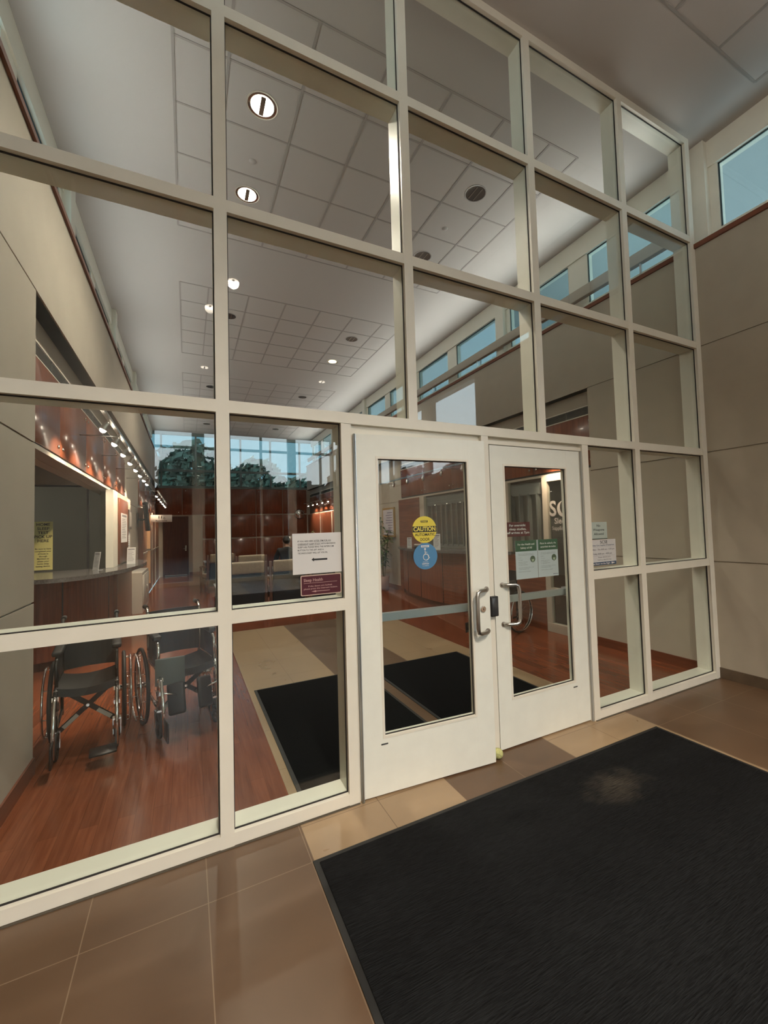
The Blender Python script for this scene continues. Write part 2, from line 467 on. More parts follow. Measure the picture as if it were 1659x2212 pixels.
# clerestory: white frame, pillars, brown sill, teal panes
def clere(x, sg, tname):
    xo = x + sg * 0.24
    fr = MB()
    def bx(a, c_, y0, y1, z0, z1):
        xa, xb = sorted((x + sg * a, x + sg * c_)); fr.box(xa, xb, y0, y1, z0, z1)
    bx(0.20, 0.32, YB, YF, SILL, SILL + 0.19)          # low frame
    bx(0.20, 0.32, YB, YF, 5.12, ZC)                   # head
    panes = []
    y = -0.06 - 3.14 * 3
    post = []
    for k in range(8):
        y0 = -0.06 + 3.14 * (k - 3)
        post.append((y0, y0 + 0.20))
        bay0 = y0 + 0.28; bay1 = y0 + 3.14 - 0.08; mid = (bay0 + bay1) / 2
        post += [(y0 + 0.20, y0 + 0.28), (bay1, y0 + 3.14), (mid - 0.16, mid + 0.16)]
        panes += [(bay0, mid - 0.16), (mid + 0.16, bay1)]
    for a, c_ in post:
        if c_ > YF: continue
        deep = 0.02 if abs((c_ - a) - 0.20) < 1e-6 else 0.22
        bx(deep if deep > 0.1 else 0.14, 0.32, a, c_, SILL, ZC)
    o = struct(fr.build(tname, PAINT))
    gk = MB(); gl = MB()
    for a, c_ in panes:
        if c_ > YF: continue
        xa, xb = sorted((x + sg * 0.245, x + sg * 0.252)); gl.box(xa, xb, a, c_, SILL + 0.19, 5.12)
        for (p, q, r_, s_) in ((a, a + 0.014, SILL + 0.19, 5.12), (c_ - 0.014, c_, SILL + 0.19, 5.12), (a, c_, SILL + 0.19, SILL + 0.204), (a, c_, 5.106, 5.12)):
            xa, xb = sorted((x + sg * 0.235, x + sg * 0.243)); gk.box(xa, xb, p, q, r_, s_)
    gl.build('glass_pane', GLASST, o)
    gk.build('gasket', mat('dark_teal_gasket', (0.03, 0.06, 0.07), 0.5), o)
    sb = MB(); xa, xb = sorted((x - sg * 0.022, x + sg * 0.25)); sb.box(xa, xb, YB, -0.001, SILL - 0.012, SILL + 0.034); sb.box(xa, xb, 0.172, YF, SILL - 0.012, SILL + 0.034)
    struct(sb.build('trim_2' if sg > 0 else 'trim_3', CHBASE))
clere(XR, 1, 'window_2'); clere(XL, -1, 'window_3')
# roof overhang outside the clerestory, seen through its panes
b = MB(); b.box(4.9, 7.6, -3.9, YF + 1, 5.42, 5.6); b.box(-4.4, -1.6, YB, YF + 1, 5.42, 5.6)
struct(b.build('roof_overhang', mat('overhang_grey', (0.40, 0.44, 0.45), 0.7)))
b = MB(); b.box(4.9, 10.5, 1.37, 9.2, 3.3, 3.5); b.box(-6.6, -1.4, 1.37, 9.2, 3.3, 3.5)
struct(b.build('ceiling', CEIL))

# far wall with cherry panelling, door recess and teal windows above
b = MB()
b.box(-1.6, -0.95, YF, YF + 0.2, 0, 2.25); b.box(-0.12, 0.32, YF, YF + 0.2, 0, 2.25); b.box(-0.95, -0.12, YF, YF + 0.2, 2.21, 2.25)
struct(b.build('wall_far', WALLIN)); b = MB(); b.box(0.32, 4.9, YF + 0.03, YF + 0.2, 0, 3.28)
struct(b.build('wall_far', WALLIN)); b = MB(); b.box(-1.6, 0.32, YF + 0.03, YF + 0.2, 2.25, 3.28)
struct(b.build('wall_far', WALLIN))
fr = MB()
fr.box(-1.6, 4.9, YF, YF + 0.14, 3.28, 3.36); fr.box(-1.6, 4.9, YF, YF + 0.14, 5.28, ZC); fr.box(-1.6, 4.9, YF, YF + 0.14, 3.90, 3.98)
for x in (-1.0, 0.15, 1.10, 1.75, 2.9, 4.1): fr.box(x - 0.03, x + 0.03, YF + 0.02, YF + 0.14, 3.36, 5.28)
o = struct(fr.build('window_4', mat('grey_teal_frame', (0.15, 0.20, 0.20), 0.5)))
MB().box(-1.6, 4.9, YF + 0.06, YF + 0.067, 3.36, 5.28).build('glass_pane', GLASST, o)

# vestibule front (behind the camera): rounded corner, glazed, brilliant sky reflects in the screen
fr = MB(); gp = MB()
path = [(-1.07, YB), (4.38, YB)]
def wallrun(mb, z0, z1, t0, pts=path):
    for (xa, ya), (xb, yb) in zip(pts[:-1], pts[1:]):
        d = Vector((xb - xa, yb - ya, 0)); L = d.length; d.normalize(); n_ = Vector((d.y, -d.x, 0))
        M = Matrix(((d.x, n_.x, 0, xa), (d.y, n_.y, 0, ya), (0, 0, 1, 0), (0, 0, 0, 1)))
        mb.box(-0.01, L + 0.01, -t0 / 2, t0 / 2, z0, z1, M)
back = [(-1.07, YB), (4.38, YB)]; sideg = [(4.38, YB), (4.38, -3.66)]
wallrun(fr, 4.13, 4.20, 0.10, back); wallrun(fr, 4.13, 4.19, 0.10, sideg); wallrun(fr, 0, 0.12, 0.12, back); wallrun(fr, 4.66, ZC, 0.16, back)
for x in (-1.03, 1.985, 3.95): fr.box(x - 0.035, x + 0.035, YB - 0.05, YB + 0.05, 0, 4.66)
for x, hw_ in ((0.15, 0.17), (2.965, 0.13), (4.36, 0.05)): fr.box(x - hw_, x + hw_, YB - 0.08, YB + 0.08, 0, 4.66)
for y in (-5.3, -8.4, -11.3): fr.box(4.32, 4.44, y - 0.20, y + 0.20, 3.0, 4.25)
o = struct(fr.build('window_5', PAINT))
wallrun(gp, 0.12, 4.66, 0.008, back); wallrun(gp, 2.9, 4.25, 0.008, sideg)
gp.build('glass_pane', GLASSF, o)
low = MB(); wallrun(low, 0, 2.9, 0.2, sideg)
struct(low.build('wall_right', WALL))
b = MB(); b.box(-1.35, 4.75, YB - 0.16, YB - 0.06, 4.66, ZC); b.box(-1.3, -1.07, YB, YB + .1, 0, ZC)
struct(b.build('wall_back', WALL))

# skirtings
b = MB(); b.box(XR - 0.012, XR, -3.66, 0.0, 0, 0.10)
struct(b.build('baseboard_right', mat('brown_stone_skirting', (0.10, 0.070, 0.045), 0.4, noise=(8, 0.2, (1, 1, 1)))))
b = MB(); b.box(XR - 0.012, XR, 0.18, 1.37, 0, 0.105); b.box(XR - 0.012, XR + .2, 1.37, 1.382, 0, 0.105); b.box(XR + 0.108, XR + 0.12, 7.0, 9.6, 0, 0.105)
struct(b.build('baseboard_right', CHBASE))
b = MB(); b.box(XL, XL + 0.012, 0.18, 1.37, 0, 0.105); b.box(XL - 0.2, XL, 1.37, 1.382, 0, 0.105); b.box(XL - 0.12, XL - 0.108, 7.0, 9.6, 0, 0.105)
struct(b.build('baseboard_left', CHBASE))
b = MB(); b.box(-0.1, 0.32, YF - 0.012, YF, 0, 0.11)
struct(b.build('baseboard_far', CHBASE))

# ================================================================== GLAZED SCREEN (window_1)
ZR = [0.0, 1.114, 2.184, 3.247, 4.324, 5.356]
scr = MB()
D = 0.17
def vert(x, z0, z1, hw=HW): scr.box(x - hw, x + hw, 0, D, z0, z1)
def horiz(x0, x1, zc, hh=0.032, z0=None): scr.box(x0, x1, 0, D, (z0 if z0 is not None else zc - hh), zc + hh)
root = MB(); root.box(XL, XL + 0.09, 0, D, 0, ZC)
WIN = struct(root.build('window_1', PAINT))
def member(bx, nm='mullion'):
    q = MB(); q.box(*bx); 
    return q.build(nm, PAINT, WIN)
HD = 2.15
for k in ('V0', 'V3'): member((VX[k] - HW, VX[k] + HW, 0, D, 0.0, ZC))
for k in ('V1', 'V2'): member((VX[k] - HW, VX[k] + HW, 0.0003, D, 2.216, ZC))
member((0.6265, 0.6875, 0.0002, D, 0.0, HD)); member((2.6125, 2.679, 0.0002, D, 0.0, HD)); member((1.625, 1.685, 0.0002, D, 0.0, HD))
member((4.306, XR, 0, D, 0, ZC)); member((4.30, 4.345, -0.004, 0.0, 0, 5.32))
spans_up = [(XL + 0.09, VX['V0'] - HW), (VX['V0'] + HW, VX['V1'] - HW), (VX['V1'] + HW, VX['V2'] - HW), (VX['V2'] + HW, VX['V3'] - HW), (VX['V3'] + HW, 4.306)]
member((XL + 0.09, VX['V0'] - HW, 0.0006, D, 2.152, 2.216), 'rail'); member((VX['V0'] + HW, VX['V3'] - HW, 0.0, D, 2.152, 2.216), 'rail'); member((VX['V3'] + HW, 4.306, 0.0006, D, 2.152, 2.216), 'rail')
for a, c_ in spans_up:
    for z in ZR[3:5]: member((a, c_, 0.0006, D, z - 0.0325, z + 0.0325), 'rail')
    member((a, c_, 0.0006, D, 5.322, ZC), 'rail')
spans_lo = [(XL + 0.09, VX['V0'] - HW), (VX['V0'] + HW, 0.6265), (2.679, VX['V3'] - HW), (VX['V3'] + HW, 4.306)]
for a, c_ in spans_lo:
    member((a, c_, 0.0006, D, 1.114 - 0.0325, 1.114 + 0.0325), 'rail')
    member((a, c_, 0.0006, D, 0.006, 0.066), 'rail')
cells = [(a, c_, z0, z1) for a, c_ in spans_up for z0, z1 in ((2.216, 3.2145), (3.2795, 4.2915), (4.3565, 5.322))]
cells += [(a, c_, z0, z1) for a, c_ in spans_lo for z0, z1 in ((0.066, 1.0815), (1.1465, 2.152))]
for a, c_, z0, z1 in cells:
    MB().box(a, c_, 0.034, 0.040, z0, z1).build('glass_pane', GLASS, WIN)
    q = MB(); t = 0.0055
    for p in ((a, a + t, z0, z1), (c_ - t, c_, z0, z1), (a + t, c_ - t, z0, z0 + t), (a + t, c_ - t, z1 - t, z1)):
        q.box(p[0], p[1], 0.026, 0.033, p[2], p[3])
    q.build('gasket', GASK, WIN)
q = MB(); q.box(XL + 0.09, 0.6875, 0.004, 0.02, 0.0, 0.0062); q.box(2.62, 4.31, 0.004, 0.02, 0.0, 0.0062); q.box(XL + 0.09, 0.685, -0.009, 0.002, 0.0, 0.004); q.box(2.62, 4.36, -0.009, 0.002, 0, 0.004)
q.build('sealant_line', SHADOWGAP, WIN)
# door frame stops
q = MB()
q.box(0.6875, 1.625, 0.028, 0.10, 2.09, HD + 0.001); q.box(1.685, 2.6125, 0.045, 0.10, 2.10, HD + 0.001)
q.box(0.6875, 0.701, 0.012, 0.10, 0.0, 2.09); q.box(2.598, 2.6125, 0.02, 0.10, 0, 2.10); q.box(1.618, 1.625, 0.05, 0.10, 0, 2.09)
q.box(1.685, 2.6125, 0.016, 0.05, 2.100, 2.128)
q.build('door_frame_stop', PAINT, WIN)
q = MB(); q.box(2.600, 2.6115, 0.006, 0.02, 0.0, 2.10); q.build('weather_seal', mat('grey_seal', (0.33, 0.33, 0.31), 0.5), WIN)

# ================================================================== DOORS
def leaf(name, w, hinge_left, z0=0.010, z1=2.095, stile=0.121, top=0.129, bot=0.311, th=0.045, st2=0.126, hb=0.025):
    """leaf in its own frame: hinge at x=0, front face y=0, runs to +x (or -x)"""
    s = 1 if hinge_left else -1
    def X(a, c_): return (a, c_) if s > 0 else (-c_, -a)
    fr_ = MB()
    for a, c_ in ((0, stile), (w - st2, w)):
        xa, xb = X(a, c_); fr_.box(xa, xb, 0, th, z0, z1)
    xa, xb = X(stile, w - st2)
    fr_.box(xa, xb, 0.0004, th, z1 - top, z1); fr_.box(xa, xb, 0.0004, th, z0, z0 + bot)
    r = fr_.build(name, PAINTD)
    gz0, gz1 = z0 + bot, z1 - top
    bd = MB(); t = 0.014
    for p in ((stile, stile + t, gz0, gz1), (w - st2 - t, w - st2, gz0, gz1)):
        xa, xb = X(p[0], p[1]); bd.box(xa, xb, -0.002, th + 0.002, p[2], p[3])
    xa, xb = X(stile + t, w - st2 - t); bd.box(xa, xb, -0.002, th + 0.002, gz0, gz0 + t); bd.box(xa, xb, -0.002, th + 0.002, gz1 - t, gz1)
    bd.build('glazing_bead', PAINT, r)
    gk = MB(); g2 = 0.005
    for p in ((stile + t, stile + t + g2, gz0 + t, gz1 - t), (w - st2 - t - g2, w - st2 - t, gz0 + t, gz1 - t)):
        xa, xb = X(p[0], p[1]); gk.box(xa, xb, 0.012, 0.018, p[2], p[3])
    xa, xb = X(stile + t, w - st2 - t); gk.box(xa, xb, 0.012, 0.018, gz0 + t, gz0 + t + g2); gk.box(xa, xb, 0.012, 0.018, gz1 - t - g2, gz1 - t)
    gk.build('gasket', GASK, r)
    MB().box(xa, xb, 0.019, 0.025, gz0 + t, gz1 - t).build('glass_pane', GLASS, r)
    # offset pull handle
    hp = MB(); pts = []
    px0 = (w - hb) * s; dx = -0.105 * s; r_ = 0.0125
    zb, zt = 0.848, 1.118
    def arc(c, p_, q_, n=5):
        out = []
        for k in range(n + 1):
            a = k / n * PI / 2; out.append(Vector(c) + Vector(p_) * math.cos(a) + Vector(q_) * math.sin(a))
        return out
    R_ = 0.03
    seq = [Vector((px0, 0.0, zt)), Vector((px0 + dx * 0.25, -0.030, zt))]
    seq += [Vector((px0 + dx * 0.75, -0.050, zt)), Vector((px0 + dx * 0.94, -0.056, zt - 0.010)), Vector((px0 + dx, -0.058, zt - 0.035))]
    seq += [Vector((px0 + dx, -0.058, (zt + zb) / 2))]
    seq += [Vector((px0 + dx, -0.058, zb + 0.035)), Vector((px0 + dx * 0.94, -0.056, zb + 0.010)), Vector((px0 + dx * 0.75, -0.050, zb)), Vector((px0 + dx * 0.25, -0.030, zb)), Vector((px0, 0.0, zb))]
    hp.tube(seq, r_, 14)
    for z in (zt, zb): hp.cyl((px0, -0.004, z), (px0, 0.0, z), 0.018, 18)
    hp.build('pull_handle', STEEL, r)
    # push bar on the lobby side
    xa, xb = X(0.125, w - 0.09)
    pb = MB(); pb.box(xa, xb, th + 0.022, th + 0.058, 0.975, 1.022)
    pb.build('push_bar', ALU, r)
    pc = MB()
    for a in (0.06, w - 0.10):
        xa, xb = X(a, a + 0.08); pc.box(xa, xb, th, th + 0.064, 0.965, 1.032)
    pc.build('push_bar_bracket', ALU, r)
    # maker's tab under the glass
    xa, xb = X(stile - 0.012, stile + 0.03)
    MB().box(xa, xb, -0.0015, 0.0, gz0 - 0.035, gz0 - 0.027).build('name_tab', mat('tab_grey', (0.14, 0.15, 0.15), 0.4, 0.6), r)
    return r
d1 = leaf('door_1', 0.882, True); d1.location = (0.712, -0.001, 0); d1.rotation_euler = (0, 0, math.radians(-4.7)); struct(d1)
d2 = leaf('door_2', 0.885, False, stile=0.143, st2=0.114, hb=0.064); d2.location = (2.592, 0.020, 0); struct(d2)
q = MB(); q.tube([(0.826, 0.0, 0.993), (0.826, -0.007, 0.993), (0.826, -0.009, 0.993)], [0.020, 0.020, 0.017], 24)
q.build('lock_cylinder', CHROME, d1)
MB().box(0.8245, 0.8275, -0.0105, -0.009, 0.987, 0.999).build('keyhole', BLKPL, d1)
# continuous gear hinge
q = MB(); q.box(0.700, 0.712, -0.010, 0.012, 0.0, 2.092); q.cyl((0.703, -0.008, 0), (0.703, -0.008, 2.092), 0.0065, 12)
q.build('continuous_hinge', ALU, WIN)
# far cherry door
q = MB(); q.box(-0.93, -0.14, YF - 0.0, YF + 0.045, 0.01, 2.18)
d3 = struct(q.build('door_3', CHERRYD))
q = MB(); q.box(-0.95, -0.93, YF - 0.03, YF + 0.1, 0, 2.21); q.box(-0.14, -0.12, YF - 0.03, YF + 0.1, 0, 2.21); q.box(-0.93, -0.14, YF - 0.03, YF + 0.1, 2.18, 2.21)
q.build('door_frame', CHERRYD, d3)
q = MB(); q.box(-0.23, -0.19, YF - 0.012, YF, 0.93, 1.12); q.cyl((-0.21, YF - 0.05, 1.0), (-0.21, YF, 1.0), 0.009); q.cyl((-0.21, YF - 0.05, 1.0), (-0.31, YF - 0.05, 1.0), 0.009)
q.build('door_handle', CHROME, d3)
MB().box(-0.90, -0.17, YF - 0.004, YF, 0.02, 0.05).build('kick_strip', STEEL, d3)

# ================================================================== CHERRY BAYS, GRILLES
STUD = mat('polished_stud', (0.80, 0.76, 0.70), 0.15, 1.0)
GRILLE = mat('grey_grille', (0.20, 0.20, 0.19), 0.5, 0.4)
def mx_(sg, *xs): return sorted(xs)
def studs(pts, nrm, par):
    q = MB(); q.tube([(0, 0, 0), Vector(nrm) * 0.008, Vector(nrm) * 0.013], [0.017, 0.017, 0.008], 12)
    first = None
    for p in pts:
        if first is None: first = o = q.build('stud', STUD, par)
        else: o = first.copy(); col.objects.link(o)
        o.location = p
def bay(sg, y0, y1, n, side, idx):
    x = (XR if sg > 0 else XL) + sg * 0.10
    g = 0.006; w = (y1 - y0) / n
    for k in range(n):
        a, c_ = y0 + k * w, y0 + (k + 1) * w
        q = MB(); xa, xb = sorted((x, x + sg * 0.03)); q.rbox(xa, xb, a + g / 2, c_ - g / 2, 2.272, 2.93, 0.003, 1)
        nearness = ['nearest the glazed screen', 'second from the glazed screen', 'third from the glazed screen', 'fourth from the glazed screen', 'farthest from the glazed screen'] if n == 5 else None
        o = q.build('cherry_panel', CHERRY)
        tag(o, f"glossy cherry wood panel above the {side}, {nearness[k] if nearness else idx[k]}", 'wall panel', f'cherry panels above the {side}')
        studs([(x, yy, zz) for yy in (a + 0.07, c_ - 0.07) for zz in (2.345, 2.86)], (-sg, 0, 0), o)
    q = MB(); xa, xb = sorted((x + sg * 0.03, x + sg * 0.10)); q.box(xa, xb, y0, y1, 2.24, 2.95)
    xa, xb = sorted((x - sg * 0.02, x + sg * 0.20)); q.box(xa, xb, y0, y1, 2.205, 2.240)
    struct(q.build('trim_4', WALLIN))
    q = MB(); xa, xb = sorted((x + sg * 0.012, x + sg * 0.03)); q.box(xa, xb, y0, y1, 2.241, 2.271); struct(q.build('trim_5', BLKPL))
    gr = MB(); xa, xb = sorted((x + sg * 0.03, x + sg * 0.045)); gr.box(xa, xb, y0, y1, 2.945, 3.06)
    o = gr.build('air_grille', BLKPL)
    tag(o, f"long grey louvred air grille over the cherry panels of the {side}", 'vent')
    q = MB(); xa, xb = sorted((x + sg * 0.008, x + sg * 0.03)); q.box(xa, xb, y0, y1, 2.935, 2.947); q.box(xa, xb, y0, y1, 3.052, 3.064)
    q.build('grille_frame', PAINT, o)
    q = MB(); xa, xb = sorted((x + sg * 0.012, x + sg * 0.03)); 
    for k in range(7): q.box(xa, xb, y0, y1, 2.955 + k * 0.014, 2.960 + k * 0.014)
    yy = y0
    while yy < y1: q.box(xa, xb, yy, yy + 0.012, 2.947, 3.052); yy += 0.45
    q.build('louvre', GRILLE, o)
bay(-1, 1.372, 7.0, 5, 'left reception counter', None)
bay(1, 1.372, 7.0, 5, 'right reception counter', None)
bay(1, 9.62, YF - 0.02, 4, 'far right bay', ['first of four towards the far wall', 'second of four towards the far wall', 'third of four towards the far wall', 'next to the far wall'])
bay(-1, 9.62, YF - 0.02, 4, 'far left bay', ['first of four towards the far wall', 'second of four towards the far wall', 'third of four towards the far wall', 'next to the far wall'])

# closing walls of the rooms behind the counters
OFF = mat('office_wall', (0.26, 0.235, 0.20), 0.8)
for sg, nm in ((1, 'wall_right'), (-1, 'wall_left')):
    x = XR if sg > 0 else XL
    q = MB()
    xa, xb = sorted((x + sg * 0.22, x + sg * 5.3)); q.box(xa, xb, 1.25, 1.37, 0, 3.3); struct(q.build(nm, OFF)); q = MB(); q.box(xa, xb, 9.0, 9.15, 0, 3.3); struct(q.build(nm, OFF)); q = MB()
    xa, xb = sorted((x + sg * 5.2, x + sg * 5.35)); q.box(xa, xb, 1.25, 9.15, 0, 3.3)
    struct(q.build(nm, OFF))
    q = MB(); xa, xb = sorted((x + sg * 0.02, x + sg * 0.25))                       # far bays, lower cherry wall
    q.box(xa, xb, 9.6, YF, 0, 2.20)
    struct(q.build(nm, CHERRY))
    q = MB(); xa, xb = sorted((x, x + sg * 0.02)); 
    for yy in (10.9, 12.4, 13.9): q.box(xa, xb, yy - 0.02, yy + 0.02, 0, 2.20)
    q.box(xa, xb, 9.6, YF, 1.10, 1.13)
    struct(q.build('trim_6', WALLIN))
# far wall cherry panels
xs = [-1.55, -0.32, 0.99, 2.30, 3.35, 4.36]
pos = ['far left', 'second from left', 'middle', 'second from right', 'far right']
for k in range(5):
    q = MB(); q.rbox(xs[k] + 0.012, xs[k + 1] - 0.012, YF + 0.005, YF + 0.03, 2.27, 3.26, 0.003, 1)
    o = tag(q.build('cherry_panel', CHERRY), f'upper cherry wood panel on the far wall, {pos[k]} of the upper row', 'wall panel', 'upper cherry panels on the far wall')
    studs([(xx, YF + 0.006, zz) for xx in (xs[k] + 0.12, xs[k + 1] - 0.12) for zz in (2.36, 3.17)], (0, -1, 0), o)
for k in range(1, 5):
    x0 = max(xs[k], 0.34)
    for z0, z1, r_ in ((1.36, 2.22, 'middle'), (0.12, 1.30, 'lower')):
        q = MB(); q.rbox(x0 + 0.02, xs[k + 1] - 0.012, YF + 0.005, YF + 0.03, z0, z1, 0.003, 1)
        wp = ['', 'narrow one beside the dark door', 'behind the seated person', 'second from the right wall', 'next to the right wall'][k]
        o = tag(q.build('cherry_panel', CHERRY), f'{r_} row cherry panel on the far wall, {wp}', 'wall panel', f'{r_} cherry panels on the far wall')
        studs([(xx, YF + 0.006, zz) for xx in (x0 + 0.12, xs[k + 1] - 0.12) for zz in (z0 + 0.09, z1 - 0.09)], (0, -1, 0), o)

# ================================================================== RECEPTION COUNTERS
def mirx(x, sg): return x if sg < 0 else 3.31 - x
def ccurve(pts, n=5):
    out = []
    k = len(pts)
    for i in range(k - 1):
        p0 = Vector(pts[max(i - 1, 0)]); p1 = Vector(pts[i]); p2 = Vector(pts[i + 1]); p3 = Vector(pts[min(i + 2, k - 1)])
        for j in range(n):
            t = j / n
            out.append(tuple(0.5 * ((2 * p1) + (-p0 + p2) * t + (2 * p0 - 5 * p1 + 4 * p2 - p3) * t * t + (-p0 + 3 * p1 - 3 * p2 + p3) * t ** 3)))
    out.append(tuple(pts[-1])); return out
def counter(sg, label):
    if sg > 0: return counter_right(label)
    front = ccurve([(-3.3, 4.05), (-2.4, 3.76), (-1.75, 3.60), (-1.40, 3.60), (-1.13, 3.90), (-0.94, 4.40), (-0.81, 5.10), (-0.77, 5.80), (-0.80, 6.45), (-0.92, 7.0), (-1.08, 7.3)])
    back = [(-1.085, 5.33), (-1.16, 5.33), (-1.38, 5.04), (-3.3, 5.04)]
    poly = [(mirx(x, sg), y) for x, y in front + back]
    top = MB().prism(poly, 1.052, 1.10).build('countertop', COUNTER)
    root = empty('reception_counter', label, 'counter', (mirx(-1.4, sg), 5.0, 0), 0)
    def par(o):
        o.parent = root; o.matrix_parent_inverse = Matrix.Translation(root.location).inverted()
        return o
    par(top)
    bf = ccurve([(-3.3, 4.45), (-2.4, 4.20), (-1.85, 4.08), (-1.55, 4.16), (-1.32, 4.50), (-1.16, 5.1), (-1.09, 5.9), (-1.12, 6.6), (-1.085, 7.2)])
    poly = [(mirx(x, sg), y) for x, y in bf + [(-1.085, 5.33), (-1.2, 5.33), (-1.38, 4.99), (-3.3, 4.99)]]
    par(MB().prism(poly, 0.10, 1.052).build('curved_front', CHERRY))
    poly2 = [(mirx(x + (-0.03 if x < -1.2 else -0.0), sg), y + 0.03) for x, y in bf + [(-1.085, 5.33), (-1.2, 5.33), (-1.38, 4.99), (-3.3, 4.99)]]
    par(MB().prism(poly2, 0.0, 0.10).build('toe_kick', CHERRYD))
    for i in (6, 16, 25, 33):
        x, y = bf[i]; par(MB().cyl((mirx(x, sg), y, 0.10), (mirx(x, sg), y, 1.05), 0.008, 8).build('panel_joint', BLKPL))
    return root
def counter_right(label):
    root = empty('reception_counter', label, 'counter', (4.1, 5.0, 0), 0)
    f = ccurve([(4.385, 2.95), (4.15, 3.35), (3.93, 4.2), (3.86, 4.9), (3.92, 5.7), (4.12, 6.5), (4.385, 7.0)])
    g_ = ccurve([(4.39, 3.25), (4.24, 3.65), (4.12, 4.3), (4.07, 4.95), (4.12, 5.7), (4.25, 6.35), (4.39, 6.8)])
    L_ = lambda ps: [(x - 4.1, y - 5.0) for x, y in ps]
    MB().prism(L_(f), 1.052, 1.10).build('countertop', COUNTER, root)
    MB().prism(L_(g_), 0.10, 1.052).build('curved_front', CHERRY, root)
    MB().prism(L_([(min(x + 0.03, 4.39), y) for x, y in g_]), 0.0, 0.10).build('toe_kick', CHERRYD, root)
    for i in (6, 12, 18, 24):
        x, y = L_(g_)[i]; MB().cyl((x, y, 0.10), (x, y, 1.05), 0.008, 8).build('panel_joint', BLKPL, root)
    q = MB()
    for k in range(14): q.prism([(x - 0.006, y) for x, y in L_(g_)[7:13]] + [(x + 0.02, y) for x, y in L_(g_)[7:13]][::-1], 0.14 + k * 0.065, 0.155 + k * 0.065)
    q.build('horizontal_slats', CHERRYH, root)
    return root
cl_ = counter(-1, 'curved cherry counter with grey granite top on the left, behind the wheelchairs')
cr_ = counter(1, 'curved cherry counter with grey granite top on the right, seen through the doors')

# left reception window: glazed partition on the counter, bulkhead above
q = MB(); q.box(-3.4, -1.37, 4.99, 5.05, 2.26, 3.30)
struct(q.build('wall_left', WALLIN))
q = MB()
for x in (-3.38, -2.6, -1.99, -1.385): q.box(x - 0.012, x + 0.012, 5.0, 5.03, 1.102, 2.26)
q.box(-3.4, -1.37, 5.0, 5.03, 2.235, 2.26)
o = struct(q.build('window_6', BLKPL))
MB().box(-3.4, -1.37, 5.012, 5.018, 1.102, 2.235).build('glass_pane', GLASS, o)
q = MB(); A_ = Vector((-1.37, 5.03, 0)); B_ = Vector((-1.16, 5.32, 0)); d_ = (B_ - A_).normalized(); n_ = Vector((d_.y, -d_.x, 0))
M_ = Matrix(((d_.x, n_.x, 0, A_.x), (d_.y, n_.y, 0, A_.y), (0, 0, 1, 0), (0, 0, 0, 1)))
q.box(0, 0.355, -0.003, 0.003, 1.102, 2.20, M_)
q.build('glass_pane', GLASS, o)
q = MB(); q.box(XL - 0.10, XL - 0.012, 4.92, 5.33, 1.102, 2.20)
struct(q.build('trim_7', PAINT))
q = MB(); q.box(XL - 0.22, XL - 0.016, 5.34, 7.0, 0.0, 2.20)
struct(q.build('wall_left', WALLIN))
# notice board: cherry panel with papers
o = MB().rbox(XL - 0.016, XL + 0.006, 5.40, 6.46, 1.12, 2.12, 0.003, 1).build('notice_board', CHERRY)
tag(o, 'narrow cherry notice panel with pinned papers beside the left reception window', 'notice board')
def wallpaper(name, x, y0, y1, z0, z1, label, cat, sg=-1, lines=8, head=True, par=None):
    """sheet on a side wall; sg=-1 left wall (faces +x), +1 right wall (faces -x)"""
    f = -sg
    xa, xb = sorted((x, x + f * 0.002)); o = MB().box(xa, xb, y0, y1, z0, z1).build(name, PAPER)
    tag(o, label, cat)
    xa, xb = sorted((x + f * 0.002, x + f * 0.0026)); q = MB()
    h = z1 - z0; w_ = y1 - y0
    if head: q.box(xa, xb, y0 + w_ * 0.12, y1 - w_ * 0.12, z1 - h * 0.12, z1 - h * 0.05)
    random.seed(len(label))
    for k in range(lines):
        z = z1 - h * (0.2 + 0.7 * k / lines); q.box(xa, xb, y0 + w_ * 0.12, y1 - w_ * (0.12 + 0.25 * random.random()), z - h * 0.012, z + h * 0.008)
    q.build('printed_lines', INKG, o)
    return o
wallpaper('notice_sheet', XL + 0.006, 5.56, 6.30, 1.44, 1.90, 'long white notice sheet with black heading on the left cherry notice panel', 'paper', -1, 12)
wallpaper('notice_sheet', XL - 0.016, 6.52, 6.9, 1.30, 1.62, 'white sheet under the small grey frame past the notice panel', 'paper', -1, 6, False)
o = MB().box(XL - 0.016, XL + 0.012, 6.55, 6.92, 1.66, 2.0).build('picture_frame', mat('pewter_frame', (0.16, 0.15, 0.14), 0.4, 0.5))
tag(o, 'small dark framed notice hanging past the cherry notice panel', 'picture frame')
MB().box(XL + 0.012, XL + 0.014, 6.59, 6.88, 1.70, 1.96).build('print', mat('grey_print', (0.30, 0.28, 0.26), 0.4), o)
# yellow sign taped to the reception glass
YEL = mat('pale_yellow_card', (0.80, 0.74, 0.30), 0.6)
o = MB().box(-1.965, -1.765, 4.994, 4.998, 1.12, 1.765).build('card_sign', YEL)
tag(o, 'tall pale yellow card about home sleep tests standing on the left counter', 'sign')
text('lettering', 'HOME\nSLEEP\nTEST\nPICK UP\nHERE', 0.052, (-1.865, 4.9935, 1.615), INK, o, bold=0.0008, ls=1.05)
text('lettering', 'Be sure to have\ncompleted your\neCheck-in\nthrough\nMyChart to\nobtain your\nhome sleep\ntesting device.', 0.0265, (-1.865, 4.9935, 1.285), INK, o, bold=0.0004, ls=1.25)
